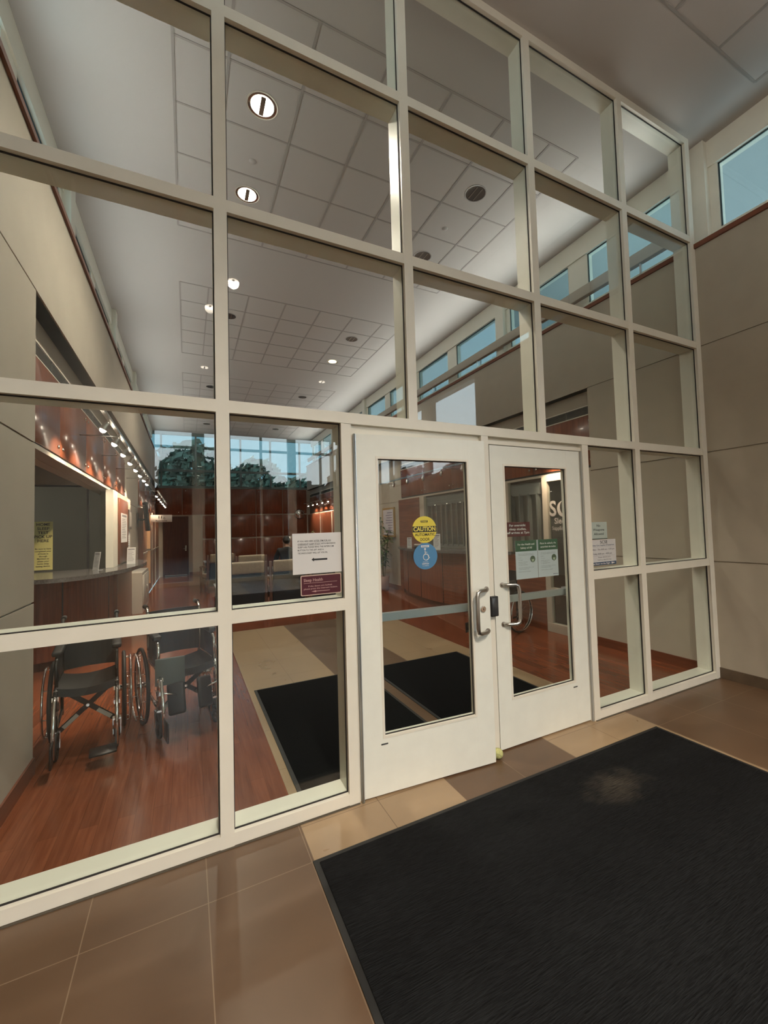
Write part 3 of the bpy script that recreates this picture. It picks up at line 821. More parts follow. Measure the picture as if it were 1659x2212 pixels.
# acrylic table signs on the counters
def standee(x, y, z, w_, h_, rz, tilt, label, sgpar=None):
    r = empty('table_sign', label, 'sign', (x, y, z), rz)
    M = Matrix.Rotation(-tilt, 4, 'X')
    MB().box(-w_ / 2, w_ / 2, -0.002, 0.002, 0.0, h_, M).build('sheet', PAPER, r)
    MB().box(-w_ / 2, w_ / 2, -0.003, 0.06, 0.0, 0.003).build('foot', mat('clear_acrylic', (0.6, 0.62, 0.62), 0.1), r)
    q = MB(); q.box(-w_ * 0.38, w_ * 0.38, -0.0035, -0.002, h_ * 0.86, h_ * 0.92, M)
    random.seed(int(x * 100) + 9)
    for k in range(9): q.box(-w_ * 0.38, w_ * (0.05 + 0.33 * random.random()), -0.003, -0.002, h_ * (0.78 - k * 0.075), h_ * (0.80 - k * 0.075), M)
    q.build('printed_lines', INKG, r)
    return r
standee(-0.94, 5.6, 1.1, 0.115, 0.26, math.radians(-5), math.radians(8), 'white leaning table sign at the rounded end of the left counter')
standee(-1.24, 4.62, 1.1, 0.12, 0.24, math.radians(-50), math.radians(8), 'white table sign on the left counter in front of the angled glass')

# ================================================================== LEFT WALL ITEMS
LAM = mat('warm_white_laminate', (0.52, 0.47, 0.41), 0.45)
r = empty('low_cabinet', 'pale laminate low cabinet against the left wall past the counter', 'cabinet', (XL - 0.02, 8.45, 0))
MB().box(-0.09, 0.13, -0.74, 0.74, 0.0, 0.80).build('body', LAM, r)
for s_ in (-1, 1):
    dd = MB().rbox(0.13, 0.146, min(s_ * 0.01, s_ * 0.70), max(s_ * 0.01, s_ * 0.70), 0.10, 0.74, 0.004, 1).build('cabinet_door', LAM, r)
    MB().cyl((0.158, s_ * 0.05, 0.35), (0.158, s_ * 0.05, 0.50), 0.006, 8).build('handle', CHROME, dd)
r = empty('wall_monitor', 'black monitor on a swivel wall bracket above the low cabinet', 'monitor', (XL - 0.12, 9.3, 1.9))
MB().rbox(0.0, 0.03, -0.06, 0.06, -0.16, 0.16, 0.005, 2).build('wall_plate', BLKPL, r)
MB().tube([(0.03, 0, 0.0), (0.13, -0.06, 0.0), (0.16, 0.03, 0.02)], 0.022, 10).build('swivel_arm', BLKPL, r)
M_ = Matrix.Translation((0.19, 0.05, 0.04)) @ Matrix.Rotation(math.radians(10), 4, 'Z') @ Matrix.Rotation(math.radians(-5), 4, 'Y')
MB().rbox(-0.02, 0.02, -0.30, 0.30, -0.30, 0.30, 0.01, 2, M_).build('screen_housing', BLKPL, r)
MB().box(0.0205, 0.022, -0.28, 0.28, -0.27, 0.27, M_).build('screen', mat('dark_screen', (0.01, 0.01, 0.012), 0.1), r)
MB().rbox(-0.045, 0.045, -0.12, 0.12, 0.30, 0.37, 0.01, 2, M_).build('camera_hood', BLKPL, r)
r = empty('direction_sign', 'white restrooms sign projecting from the left wall near the dark door', 'sign', (-0.80, 11.5, 2.0))
MB().rbox(-0.26, 0.26, -0.012, 0.012, -0.10, 0.10, 0.004, 1).build('panel', mat('sign_white', (0.70, 0.64, 0.58), 0.5), r)
q = MB(); q.box(-0.31, -0.26, -0.01, 0.01, -0.10, 0.10); q.build('wall_arm', STEEL, r)
text('lettering', 'Restrooms', 0.062, (0.0, -0.0135, -0.062), INK, r, bold=0.0005)
q = MB()
for x, k in ((-0.06, 0), (0.0, 1)):
    q.lathe([(0, -0.001), (0.011, -0.001), (0.011, 0), (0, 0)], 12, Matrix.Translation((x, -0.013, 0.068)) @ Matrix.Rotation(PI / 2, 4, 'X'))
    q.box(x - 0.012, x + 0.012, -0.0145, -0.012, 0.015, 0.054); q.box(x - 0.009, x - 0.002, -0.0145, -0.012, -0.018, 0.015); q.box(x + 0.002, x + 0.009, -0.0145, -0.012, -0.018, 0.015)
q.torus((0.072, -0.0135, 0.0), 0.022, 0.004, 'y', 20, 6); q.box(0.058, 0.065, -0.0145, -0.012, 0.0, 0.05)
q.build('pictogram', INK, r)
o = MB().box(XL - 0.02, XL + 0.05, 10.72, 10.84, 0.30, 2.12).build('corner_post', mat('pale_maple', (0.70, 0.42, 0.22), 0.4))
tag(o, 'pale maple corner post on the left wall under the track lights', 'post')
MB().box(XL - 0.02, XL + 0.058, 10.70, 10.86, 1.14, 1.19).build('post_bracket', STUD, o)

# ================================================================== TRACK LIGHTS
EMW = mat('lit_lamp_face', (1, 0.9, 0.8), 0.5, emit=(1.0, 0.82, 0.66), estr=30)
def track(x, y0, y1, z, heads, lit, sg, label, aim=0.55, sz=105):
    r = empty('track_light', label, 'track light', (x, (y0 + y1) / 2, z))
    yc = (y0 + y1) / 2
    q = MB(); q.box(-0.016, 0.016, y0 - yc, y1 - yc, 0.02, 0.045)
    q.build('rail', STEEL, r)
    q = MB(); wallx = (XR + 0.102 if sg > 0 else XL - 0.102) - x
    k = max(2, int((y1 - y0) / 1.3))
    for i in range(k + 1):
        yy = y0 - yc + 0.15 + (y1 - y0 - 0.3) * i / k
        q.tube([(0, yy, 0.03), (wallx, yy, 0.03)], 0.006, 8)
    q.build('wall_arm', STEEL, r)
    for yy in heads:
        h = MB(); L = Vector((sg * aim, 0, -1)).normalized(); p = Vector((0, yy - yc, 0.02))
        h.tube([p, p + Vector((0, 0, -0.03))], 0.008, 8)
        a = p + Vector((0, 0, -0.03)); M = Matrix.Translation(a) @ L.to_track_quat('Z', 'X').to_matrix().to_4x4()
        h.lathe([(0.0, -0.005), (0.018, 0.0), (0.022, 0.02), (0.036, 0.075), (0.038, 0.082), (0.034, 0.080), (0.018, 0.03)], 16, M)
        ho = h.build('lamp_head', STEEL, r)
        f = MB(); f.lathe([(0, 0.070), (0.033, 0.072)], 16, M, False)
        f.lathe([(0.028 * math.sin(PI * k_ / 8), 0.082 - 0.028 * math.cos(PI * k_ / 8)) for k_ in range(9)], 14, M)
        f.build('lamp_bulb', EMW if lit else mat('unlit_lamp', (0.5, 0.45, 0.4), 0.3), ho)
        if lit:
            d = bpy.data.lights.new('track_spot', 'SPOT'); d.energy = TRK; d.color = (1.0, 0.74, 0.52); d.spot_size = math.radians(105); d.spot_blend = 0.7; d.shadow_soft_size = 0.03
            lo = bpy.data.objects.new('track_spot', d); col.objects.link(lo); lo.parent = r
            lo.matrix_local = Matrix.Translation(a + L * 0.09) @ (-L).to_track_quat('Z', 'X').to_matrix().to_4x4()
    return r
track(-0.80, 1.8, 7.4, 2.6, [2.4, 3.1, 3.8, 4.5, 5.2, 5.9, 6.6, 7.25], True, -1, 'lit track of small lamps over the left reception counter')
track(4.10, 2.9, 7.4, 2.6, [3.1, 3.8, 4.5, 5.2, 5.9, 6.6], False, 1, 'unlit track of small lamps over the right reception counter', -0.1)
track(4.15, 1.6, 2.6, 2.55, [2.0], True, 1, 'single lit lamp on a short rail over the shop lettering', 0.5)
track(-0.80, 9.8, 15.2, 2.6, [10.2, 11.2, 12.2, 13.2, 14.2, 15.0], True, -1, 'lit track of small lamps along the far left cherry wall')
track(4.10, 9.8, 15.2, 2.6, [12.0, 12.7, 13.4, 14.0, 14.7], True, 1, 'lit track of small lamps along the far right cherry wall')

# ================================================================== DOWNLIGHTS
EMB = mat('lit_downlight', (1, 0.95, 0.9), 0.5, emit=(1.0, 0.86, 0.70), estr=14)
EMY = mat('lit_downlight_warm', (1, 0.9, 0.7), 0.5, emit=(1.0, 0.80, 0.45), estr=5)
REFL = mat('mirror_reflector', (0.62, 0.58, 0.54), 0.12, 1.0)
REFD = mat('dark_reflector', (0.15, 0.125, 0.11), 0.22, 0.9)
def downlight(x, y, r_, lit, label, grp, power=0, warm=False):
    o = MB().lathe([(r_ * 1.09, -0.004), (r_ * 1.09, 0.0), (r_, -0.006), (r_, -0.003)], 32).build('downlight', CEIL if not lit else PAINT)
    o.location = (x, y, ZC - 0.001)
    tag(o, label, 'ceiling light', grp)
    MB().lathe([(r_, -0.005), (r_ * 0.97, -0.004), (r_ * 0.8, -0.003), (r_ * 0.45, -0.002), (0.0, -0.0015)], 32).build('reflector', REFL if lit else REFD, o)
    if lit:
        q = MB(); q.lathe([(0, -0.0075), (r_ * 0.80, -0.0065)], 28)
        q.build('lamp', EMY if warm else EMB, o)
        if not warm:
            MB().box(-r_ * 0.16, r_ * 0.16, -r_ * 0.75, r_ * 0.75, -0.0095, -0.0085).build('lamp_baffle', REFL, o)
    else:
        q = MB()
        for k in (-1, 1): q.box(-0.006 + k * r_ * 0.3, 0.006 + k * r_ * 0.3, -r_ * 0.8, r_ * 0.8, -0.007, -0.006)
        q.build('glint_bar', REFL, o)
    if power:
        d = bpy.data.lights.new('downlight_beam', 'SPOT'); d.energy = power; d.color = LAMPC; d.spot_size = math.radians(130); d.spot_blend = 0.6; d.shadow_soft_size = r_ * 0.8
        lo = bpy.data.objects.new('downlight_beam', d); col.objects.link(lo); lo.parent = o; lo.location = (0, 0, -0.03)
    return o
G = 'round downlights in the lobby ceiling'
downlight(0.468, 1.51, 0.125, True, 'largest lit round downlight, nearest in the lobby ceiling', G, DL)
downlight(0.472, 2.65, 0.122, True, 'lit downlight second nearest, left row of lobby ceiling', G, DL)
downlight(2.833, 1.51, 0.115, False, 'dark unlit downlight nearest on the right of the lobby ceiling', G)
downlight(2.836, 2.78, 0.115, False, 'unlit downlight second nearest on the right of the lobby ceiling', G)
downlight(0.527, 5.69, 0.11, False, 'unlit downlight in the left of the middle tile field', G)
downlight(2.82, 5.70, 0.115, False, 'unlit downlight in the right of the middle tile field', G)
downlight(2.817, 6.98, 0.115, True, 'yellowish lit downlight in the right of the middle tile field', G, DL * 0.8, True)
downlight(0.49, 6.98, 0.115, True, 'lit downlight in the left of the middle tile field', G, DL)
downlight(2.81, 9.85, 0.115, False, 'unlit downlight on the right of the far tile field', G)
downlight(0.42, 9.85, 0.115, False, 'unlit downlight on the left of the far tile field', G)
downlight(2.81, 11.1, 0.115, True, 'lit downlight on the right of the far tile field', G, DL)
downlight(0.47, 11.1, 0.115, False, 'second unlit downlight on the left of the far tile field', G)
downlight(2.81, 14.1, 0.115, False, 'unlit downlight on the right, close to the far windows', G)
downlight(0.47, 14.1, 0.115, False, 'unlit downlight on the left, close to the far windows', G)
for x in (0.468, 2.83):
    q = MB(); q.lathe([(0, -0.012), (0.03, -0.010), (0.038, 0.0)], 20); o = q.build('sprinkler', CEIL); o.location = (x, 2.163, ZC - 0.001)
    tag(o, 'small round ceiling sprinkler cover between the two nearest ' + ('left lit' if x < 1 else 'right dark') + ' downlights', 'sprinkler')
for x, y, pw, lb in VLIGHTS:
    downlight(x, y, 0.10, True, f'downlight in the entrance vestibule ceiling, {lb}', 'downlights in the vestibule ceiling', pw)
# cove beam under the right lobby clerestory; the other beams are added ceiling fill
def uplight(x, y0, y1, par, pw, zz=4.625):
    d = bpy.data.lights.new('ceiling_fill_uplight', 'AREA'); d.shape = 'RECTANGLE'; d.size = 0.05; d.size_y = y1 - y0; d.energy = pw * (y1 - y0); d.color = COVEC
    lo = bpy.data.objects.new('ceiling_fill_uplight', d); col.objects.link(lo); lo.parent = par
    d.spread = math.radians(120); lo.location = (x, (y0 + y1) / 2, zz); lo.rotation_euler = (0, math.radians(180 - 50) * (1 if x > 1 else -1), 0)
for x, lb, nm in ((XR + 0.03, 'right', 1),):
    q = MB(); xa, xb = sorted((x, x + nm * 0.07)); q.rbox(xa, xb, 0.20, YF - 0.05, 4.46, 4.60, 0.008, 2)
    o = tag(q.build('cove_or_fill_beam', mat('cove_beige', (0.40, 0.355, 0.30), 0.6)), f'long beige light cove beam running under the {lb} clerestory windows', 'light fitting')
    q = MB(); yy = 0.6
    while yy < YF: q.box(x + nm * 0.03 - 0.01, x + nm * 0.03 + 0.01, yy, yy + 0.02, 4.286, 4.462); yy += 1.55
    q.build('stand', STEEL, o)
    uplight(x + nm * 0.035, 0.3, YF - 0.3, o, COVE)
    q = MB(); xa, xb = sorted((x, x + nm * 0.07)); q.rbox(xa, xb, YB + 0.3, -1.6, 4.46, 4.60, 0.008, 2)
    o = tag(q.build('cove_or_fill_beam', mat('cove_beige', (0.40, 0.355, 0.30), 0.6)), f'added beige fill-light beam on the {lb} vestibule wall behind the viewer', 'light fitting')
    q = MB(); yy = YB + 0.8
    while yy < -1.7: q.box(x + nm * 0.03 - 0.01, x + nm * 0.03 + 0.01, yy, yy + 0.02, 4.286, 4.462); yy += 1.55
    q.build('stand', STEEL, o)
    uplight(x + nm * 0.035, YB + 0.5, -1.7, o, FILLV)  # beam and uplight added out of view to brighten the vestibule ceiling

q = MB(); q.rbox(XL - 0.20, XL - 0.13, 0.20, YF - 0.05, 4.285, 4.35, 0.008, 2); o = tag(q.build('cove_or_fill_beam', mat('cove_beige', (0.40, 0.355, 0.30), 0.6)), 'added fill-light beam hidden behind the left clerestory sill', 'light fitting')
uplight(XL - 0.165, 0.3, YF - 0.3, o, COVE, 4.365)  # beam and uplight added behind the sill to brighten the lobby ceiling
q = MB(); q.rbox(XL - 0.20, XL - 0.13, YB + 0.3, -0.6, 4.285, 4.35, 0.008, 2); o = tag(q.build('cove_or_fill_beam', mat('cove_beige', (0.40, 0.355, 0.30), 0.6)), 'added fill-light beam hidden behind the left sill of the vestibule', 'light fitting')
uplight(XL - 0.165, YB + 0.5, -0.8, o, FILLV, 4.365)  # added in the same way for the left of the vestibule ceiling
for x_, nm_ in ((-3.6, 'left'), (6.9, 'right')):  # glowing panels and lamps added to lift the dark offices
    o = MB().rbox(-0.6, 0.6, -0.3, 0.3, -0.04, 0.0, 0.008, 2).build('office_fill_panel', mat('fill_panel_face', (0.8, 0.8, 0.75), 0.5, emit=(1.0, 0.93, 0.82), estr=0.9)); o.location = (x_, 7.0, 3.299)
    tag(o, f'added dim fill-light panel in the office behind the {nm_} counter', 'ceiling light')
    d = bpy.data.lights.new('office_fill_glow', 'AREA'); d.shape = 'RECTANGLE'; d.size = 1.1; d.size_y = 0.5; d.energy = OFFICE_FILL; d.color = (1.0, 0.9, 0.78)
    lo = bpy.data.objects.new('office_fill_glow', d); col.objects.link(lo); lo.parent = o; lo.location = (0, 0, -0.05)

# ================================================================== MATS ON THE FLOOR
def matobj(x0, x1, y0, y1, label, edge=0.025, dust=False):
    M = MATBLK
    o = MB().rbox(x0 + edge, x1 - edge, y0 + edge, y1 - edge, 0.0005, 0.011, 0.003, 2).build('floor_mat', M)
    tag(o, label, 'mat')
    q = MB()
    for p in ((x0, x1, y0, y0 + edge), (x0, x1, y1 - edge, y1), (x0, x0 + edge, y0 + edge, y1 - edge), (x1 - edge, x1, y0 + edge, y1 - edge)):
        q.box(p[0], p[1], p[2], p[3], 0.0005, 0.006)
    q.build('rubber_edge', RUBBER, o)
    return o
mo = matobj(0.343, 2.912, -9.0, -0.292, 'large black ribbed walk-off mat on the stone floor outside the doors')
matobj(0.40, 1.50, 0.235, 2.115, 'black mat inside, left of the pair, behind the screen')
matobj(1.60, 2.745, 0.235, 2.115, 'black mat inside, right of the pair, behind the doors')
# dusty footprint patch woven into the big mat: ribbed carpet with pale dust
M = bpy.data.materials.new('dusty_ribbed_carpet'); M.use_nodes = True; t = M.node_tree; bs = t.nodes['Principled BSDF']
bs.inputs['Roughness'].default_value = 0.95; bs.inputs['Specular IOR Level'].default_value = 0.12
tcn = t.nodes.new('ShaderNodeTexCoord')
mp = t.nodes.new('ShaderNodeMapping'); mp.inputs['Location'].default_value = (-2.03, 0.62, 0); mp.inputs['Scale'].default_value = (2.6, 4.2, 1)
t.links.new(tcn.outputs['Object'], mp.inputs[0])
nz = t.nodes.new('ShaderNodeTexNoise'); nz.inputs['Scale'].default_value = 9; nz.inputs['Detail'].default_value = 6
t.links.new(tcn.outputs['Object'], nz.inputs['Vector'])
gr = t.nodes.new('ShaderNodeTexGradient'); gr.gradient_type = 'SPHERICAL'
mp.inputs['Location'].default_value = (-2.03 * 2.6, 0.62 * 4.2, 0)
t.links.new(mp.outputs[0], gr.inputs[0])
mu = t.nodes.new('ShaderNodeMath'); mu.operation = 'MULTIPLY'; t.links.new(gr.outputs[0], mu.inputs[0]); t.links.new(nz.outputs[0], mu.inputs[1])
cr = t.nodes.new('ShaderNodeValToRGB'); cr.color_ramp.elements[0].color = (0.010, 0.0108, 0.012, 1); cr.color_ramp.elements[0].position = 0.15
cr.color_ramp.elements[1].color = (0.060, 0.052, 0.042, 1); cr.color_ramp.elements[1].position = 0.55
t.links.new(mu.outputs[0], cr.inputs[0])
n2 = t.nodes.new('ShaderNodeTexNoise'); n2.inputs['Scale'].default_value = 60; n2.inputs['Detail'].default_value = 3
mp2 = t.nodes.new('ShaderNodeMapping'); mp2.inputs['Scale'].default_value = (0.35, 3.2, 1)
t.links.new(tcn.outputs['Object'], mp2.inputs[0]); t.links.new(mp2.outputs[0], n2.inputs['Vector'])
mr2 = t.nodes.new('ShaderNodeMapRange')
for i, v in enumerate((0.3, 0.7, 0.55, 1.5)): mr2.inputs[i + 1].default_value = v
t.links.new(n2.outputs[0], mr2.inputs[0])
vm = t.nodes.new('ShaderNodeVectorMath'); vm.operation = 'SCALE'
t.links.new(cr.outputs[0], vm.inputs[0]); t.links.new(mr2.outputs[0], vm.inputs['Scale']); t.links.new(vm.outputs[0], bs.inputs['Base Color'])
bp = t.nodes.new('ShaderNodeBump'); bp.inputs['Strength'].default_value = 0.8; bp.inputs['Distance'].default_value = 0.01
t.links.new(n2.outputs[0], bp.inputs['Height']); t.links.new(bp.outputs[0], bs.inputs['Normal'])
mo.data.materials.clear(); mo.data.materials.append(M)

# tennis ball wedged between the leaves
o = MB(); o.lathe([(0.033 * math.sin(PI * k / 14), -0.033 * math.cos(PI * k / 14)) for k in range(15)], 28)
o = o.build('tennis_ball', mat('tennis_felt', (0.46, 0.47, 0.20), 0.95, noise=(90, 0.2, (1, 1, 1)))); o.location = (1.640, -0.034, 0.0335)
tag(o, 'dull yellow-green ball wedged on the floor between the two doors', 'ball')
pts = []
for k in range(48):
    a = 2 * PI * k / 48; x = 0.75 * math.cos(a) + 0.25 * math.cos(3 * a); y = 0.75 * math.sin(a) - 0.25 * math.sin(3 * a); z = 2 * math.sqrt(0.75 * 0.25) * math.sin(2 * a)
    pts.append(Matrix.Rotation(0.9, 3, 'X') @ Vector((x, y, z)) * 0.0332)
MB().tube(pts, 0.0011, 6, closed=True).build('seam', mat('seam_grey', (0.28, 0.29, 0.16), 0.9), o)

# black card reader box between the leaves
r = MB().rbox(1.632, 1.694, -0.034, -0.0005, 0.922, 1.056, 0.006, 3).build('card_reader', BLKPL)
tag(r, 'black rectangular card reader between the two door handles', 'card reader')
MB().rbox(1.638, 1.688, -0.036, -0.033, 0.930, 1.048, 0.002, 1).build('face_plate', mat('reader_face', (0.045, 0.047, 0.05), 0.3), r)

# ================================================================== SIGNS ON THE GLASS
def flat(name, x0, x1, z0, z1, y, m_, label, cat='sign', r_=0.0, th=0.002):
    q = MB()
    if r_:
        pts = []
        for cx, cz, a0 in ((x1 - r_, z1 - r_, 0), (x0 + r_, z1 - r_, 90), (x0 + r_, z0 + r_, 180), (x1 - r_, z0 + r_, 270)):
            for k in range(7):
                a = math.radians(a0 + k * 15); pts.append((cx + r_ * math.cos(a), cz + r_ * math.sin(a)))
        q.prism([(px, -pz) for px, pz in pts], -y - th, -y, Matrix.Rotation(PI / 2, 4, 'X') @ Matrix.Diagonal((1, -1, 1, 1)))
    else: q.box(x0, x1, y, y + th, z0, z1)
    o = q.build(name, m_)
    if label: tag(o, label, cat)
    return o
# white after-hours notice
o = flat('notice', 0.345, 0.622, 1.298, 1.522, 0.0298, mat('laminated_paper', (0.66, 0.655, 0.65), 0.35), 'white laminated after-hours notice with a black arrow on the glass beside the left door')
o.rotation_euler = (0, 0, 0)
tx = 0.3735; y_ = 0.0294
L = ['IF YOU ARE HERE AFTER 7PM FOR AN', 'OVERNIGHT SLEEP STUDY WITH BRONSON', 'SLEEP LAB, PLEASE RING THE INTERCOM', 'BUTTON TO THE LEFT AND A', 'TECHNOLOGIST WILL LET YOU IN.']
W_ = [0.187, 0.213, 0.203, 0.145, 0.167]
def fit(name, s, x0, w_, z, h_, y, m_, par, bold=0.0, face=0.0, align='L'):
    """one line of lettering scaled to a width and cap height"""
    t_ = text(name, s, 1.0, (0, 0, 0), m_, None, 'LEFT', 0.0, bold)
    xs_ = [v.co.x for v in t_.data.vertices]; zs_ = [v.co.z for v in t_.data.vertices]
    a, b_ = min(xs_), max(xs_); k = w_ / (b_ - a); hz = h_ / 0.72
    zc = 0.0
    for v in t_.data.vertices:
        v.co.x = x0 + (v.co.x - a) * k; v.co.z = z + (v.co.z) * hz; v.co.y = y + (v.co.y) * 0.3
    t_.parent = par
    return t_
for s, w_, z in zip(L, W_, (1.478, 1.4615, 1.445, 1.4285, 1.412)):
    fit('lettering', s, tx, w_, z, 0.0088, y_, INK, o, 0.012)
q = MB(); q.box(tx + 0.091, tx + 0.187, 0.0290, 0.0297, 1.4715, 1.4725); q.box(tx, tx + 0.130, 0.0290, 0.0297, 1.455, 1.456); q.build('underline', INK, o)
q = MB(); q.box(0.460, 0.538, 0.0286, 0.0297, 1.370, 1.3795); q.prism([(0.448, 0), (0.462, 0.0105), (0.462, -0.0105)], -0.0297, -0.0286, Matrix.Translation((0, 0, 1.3748)) @ Matrix.Rotation(PI / 2, 4, 'X'))
q.build('arrow', INK, o)
# maroon plaque
MAR = mat('maroon_plastic', (0.075, 0.012, 0.022), 0.3); ROSE = mat('rose_lettering', (0.55, 0.35, 0.33), 0.5); PBORD = mat('plaque_border', (0.55, 0.42, 0.34), 0.5)
o = flat('plaque', 0.386, 0.617, 1.178, 1.290, 0.0296, PBORD, 'maroon plaque with rose lettering and arrow under the white notice', r_=0.008)
q = flat('plaque_face', 0.391, 0.612, 1.183, 1.285, 0.0286, MAR, None, r_=0.006, th=0.0011); q.parent = o
fit('lettering', 'Sleep Health', 0.402, 0.107, 1.262, 0.0165, 0.0282, ROSE, o, 0.004)
fit('lettering', 'If the doors are locked,', 0.428, 0.135, 1.229, 0.0085, 0.0282, ROSE, o, 0.004)
fit('lettering', 'please press the intercom button.', 0.402, 0.192, 1.215, 0.0085, 0.0282, ROSE, o, 0.004)
q = MB(); q.box(0.402, 0.592, 0.0280, 0.0286, 1.2455, 1.247); q.box(0.46, 0.548, 0.0280, 0.0286, 1.1980, 1.2008); q.prism([(0.444, 0), (0.47, 0.005), (0.47, -0.005)], -0.0286, -0.0280, Matrix.Translation((0, 0, 1.1994)) @ Matrix.Rotation(PI / 2, 4, 'X'))
q.build('rule_and_arrow', ROSE, o)
# door decals, placed on the ajar leaf
DM = Matrix.Translation((0.712, -0.001, 0)) @ Matrix.Rotation(math.radians(-4.7), 4, 'Z')
def disc(q, x, y0, y1, z, r_, n=48, sx=1.0): q.prism([(x + r_ * sx * math.cos(2 * PI * k / n), r_ * math.sin(2 * PI * k / n)) for k in range(n)], -y1, -y0, Matrix.Translation((0, 0, z)) @ Matrix.Rotation(PI / 2, 4, 'X'))
CY = mat('caution_yellow', (0.66, 0.55, 0.06), 0.4); CB = mat('access_blue', (0.065, 0.21, 0.40), 0.4)
q = MB(); disc(q, 0.4345, 0.0165, 0.0183, 1.521, 0.083); o = q.build('caution_decal', CY); o.matrix_world = DM
tag(o, 'round yellow caution automatic door decal on the left door glass', 'decal')
q = MB(); q.box(0.3530, 0.5160, 0.0160, 0.0166, 1.505, 1.5415); q.rbox(0.410, 0.458, 0.0158, 0.0166, 1.5655, 1.5775, 0.0003, 1); q.build('black_band', INK, o)
YL = mat('yellow_lettering', (0.70, 0.60, 0.10), 0.5)
fit('lettering', 'CAUTION', 0.3595, 0.150, 1.5233, 0.027, 0.0156, YL, o, 0.03)
fit('lettering', 'AUTOMATIC', 0.368, 0.137, 1.489, 0.0175, 0.0156, INK, o, 0.012)
fit('lettering', 'DOOR', 0.404, 0.064, 1.459, 0.0185, 0.0156, INK, o, 0.012)
fit('lettering', 'STANLEY', 0.414, 0.040, 1.5715, 0.0068, 0.0154, YL, o, 0.03)
q = MB(); disc(q, 0.4355, 0.0158, 0.0164, 1.3555, 0.0815); o = q.build('accessible_decal', CB); o.matrix_world = DM
tag(o, 'round blue wheelchair symbol decal below the yellow one on the left door glass', 'decal')
q = MB(); q.rbox(0.407, 0.461, 0.0150, 0.0158, 1.4100, 1.4235, 0.0003, 1)
wx, wz = 0.4345, 1.3700
q.torus((wx + 0.004, 0.0154, wz - 0.020), 0.019, 0.0022, 'y', 28, 6)
disc(q, wx - 0.001, 0.0150, 0.0158, wz + 0.030, 0.0062, 20)
q.tube([(wx - 0.002, 0.0154, wz + 0.022), (wx - 0.001, 0.0154, wz - 0.003), (wx + 0.014, 0.0154, wz - 0.003), (wx + 0.023, 0.0154, wz - 0.027), (wx + 0.029, 0.0154, wz - 0.024)], 0.0024, 6)
q.tube([(wx - 0.001, 0.0154, wz + 0.010), (wx + 0.012, 0.0154, wz + 0.010)], 0.0018, 6)
q.build('wheelchair_symbol', WHITE, o)
fit('lettering', 'STANLEY', 0.413, 0.042, 1.4167, 0.0075, 0.0147, CB, o, 0.03)
fit('lettering', 'ACTIVATE', 0.416, 0.036, 1.3200, 0.0040, 0.0150, WHITE, o, 0.01)
fit('lettering', 'SWITCH', 0.411, 0.045, 1.3080, 0.0090, 0.0150, WHITE, o, 0.02)
fit('lettering', 'TO OPERATE', 0.412, 0.043, 1.2960, 0.0042, 0.0150, WHITE, o, 0.01)

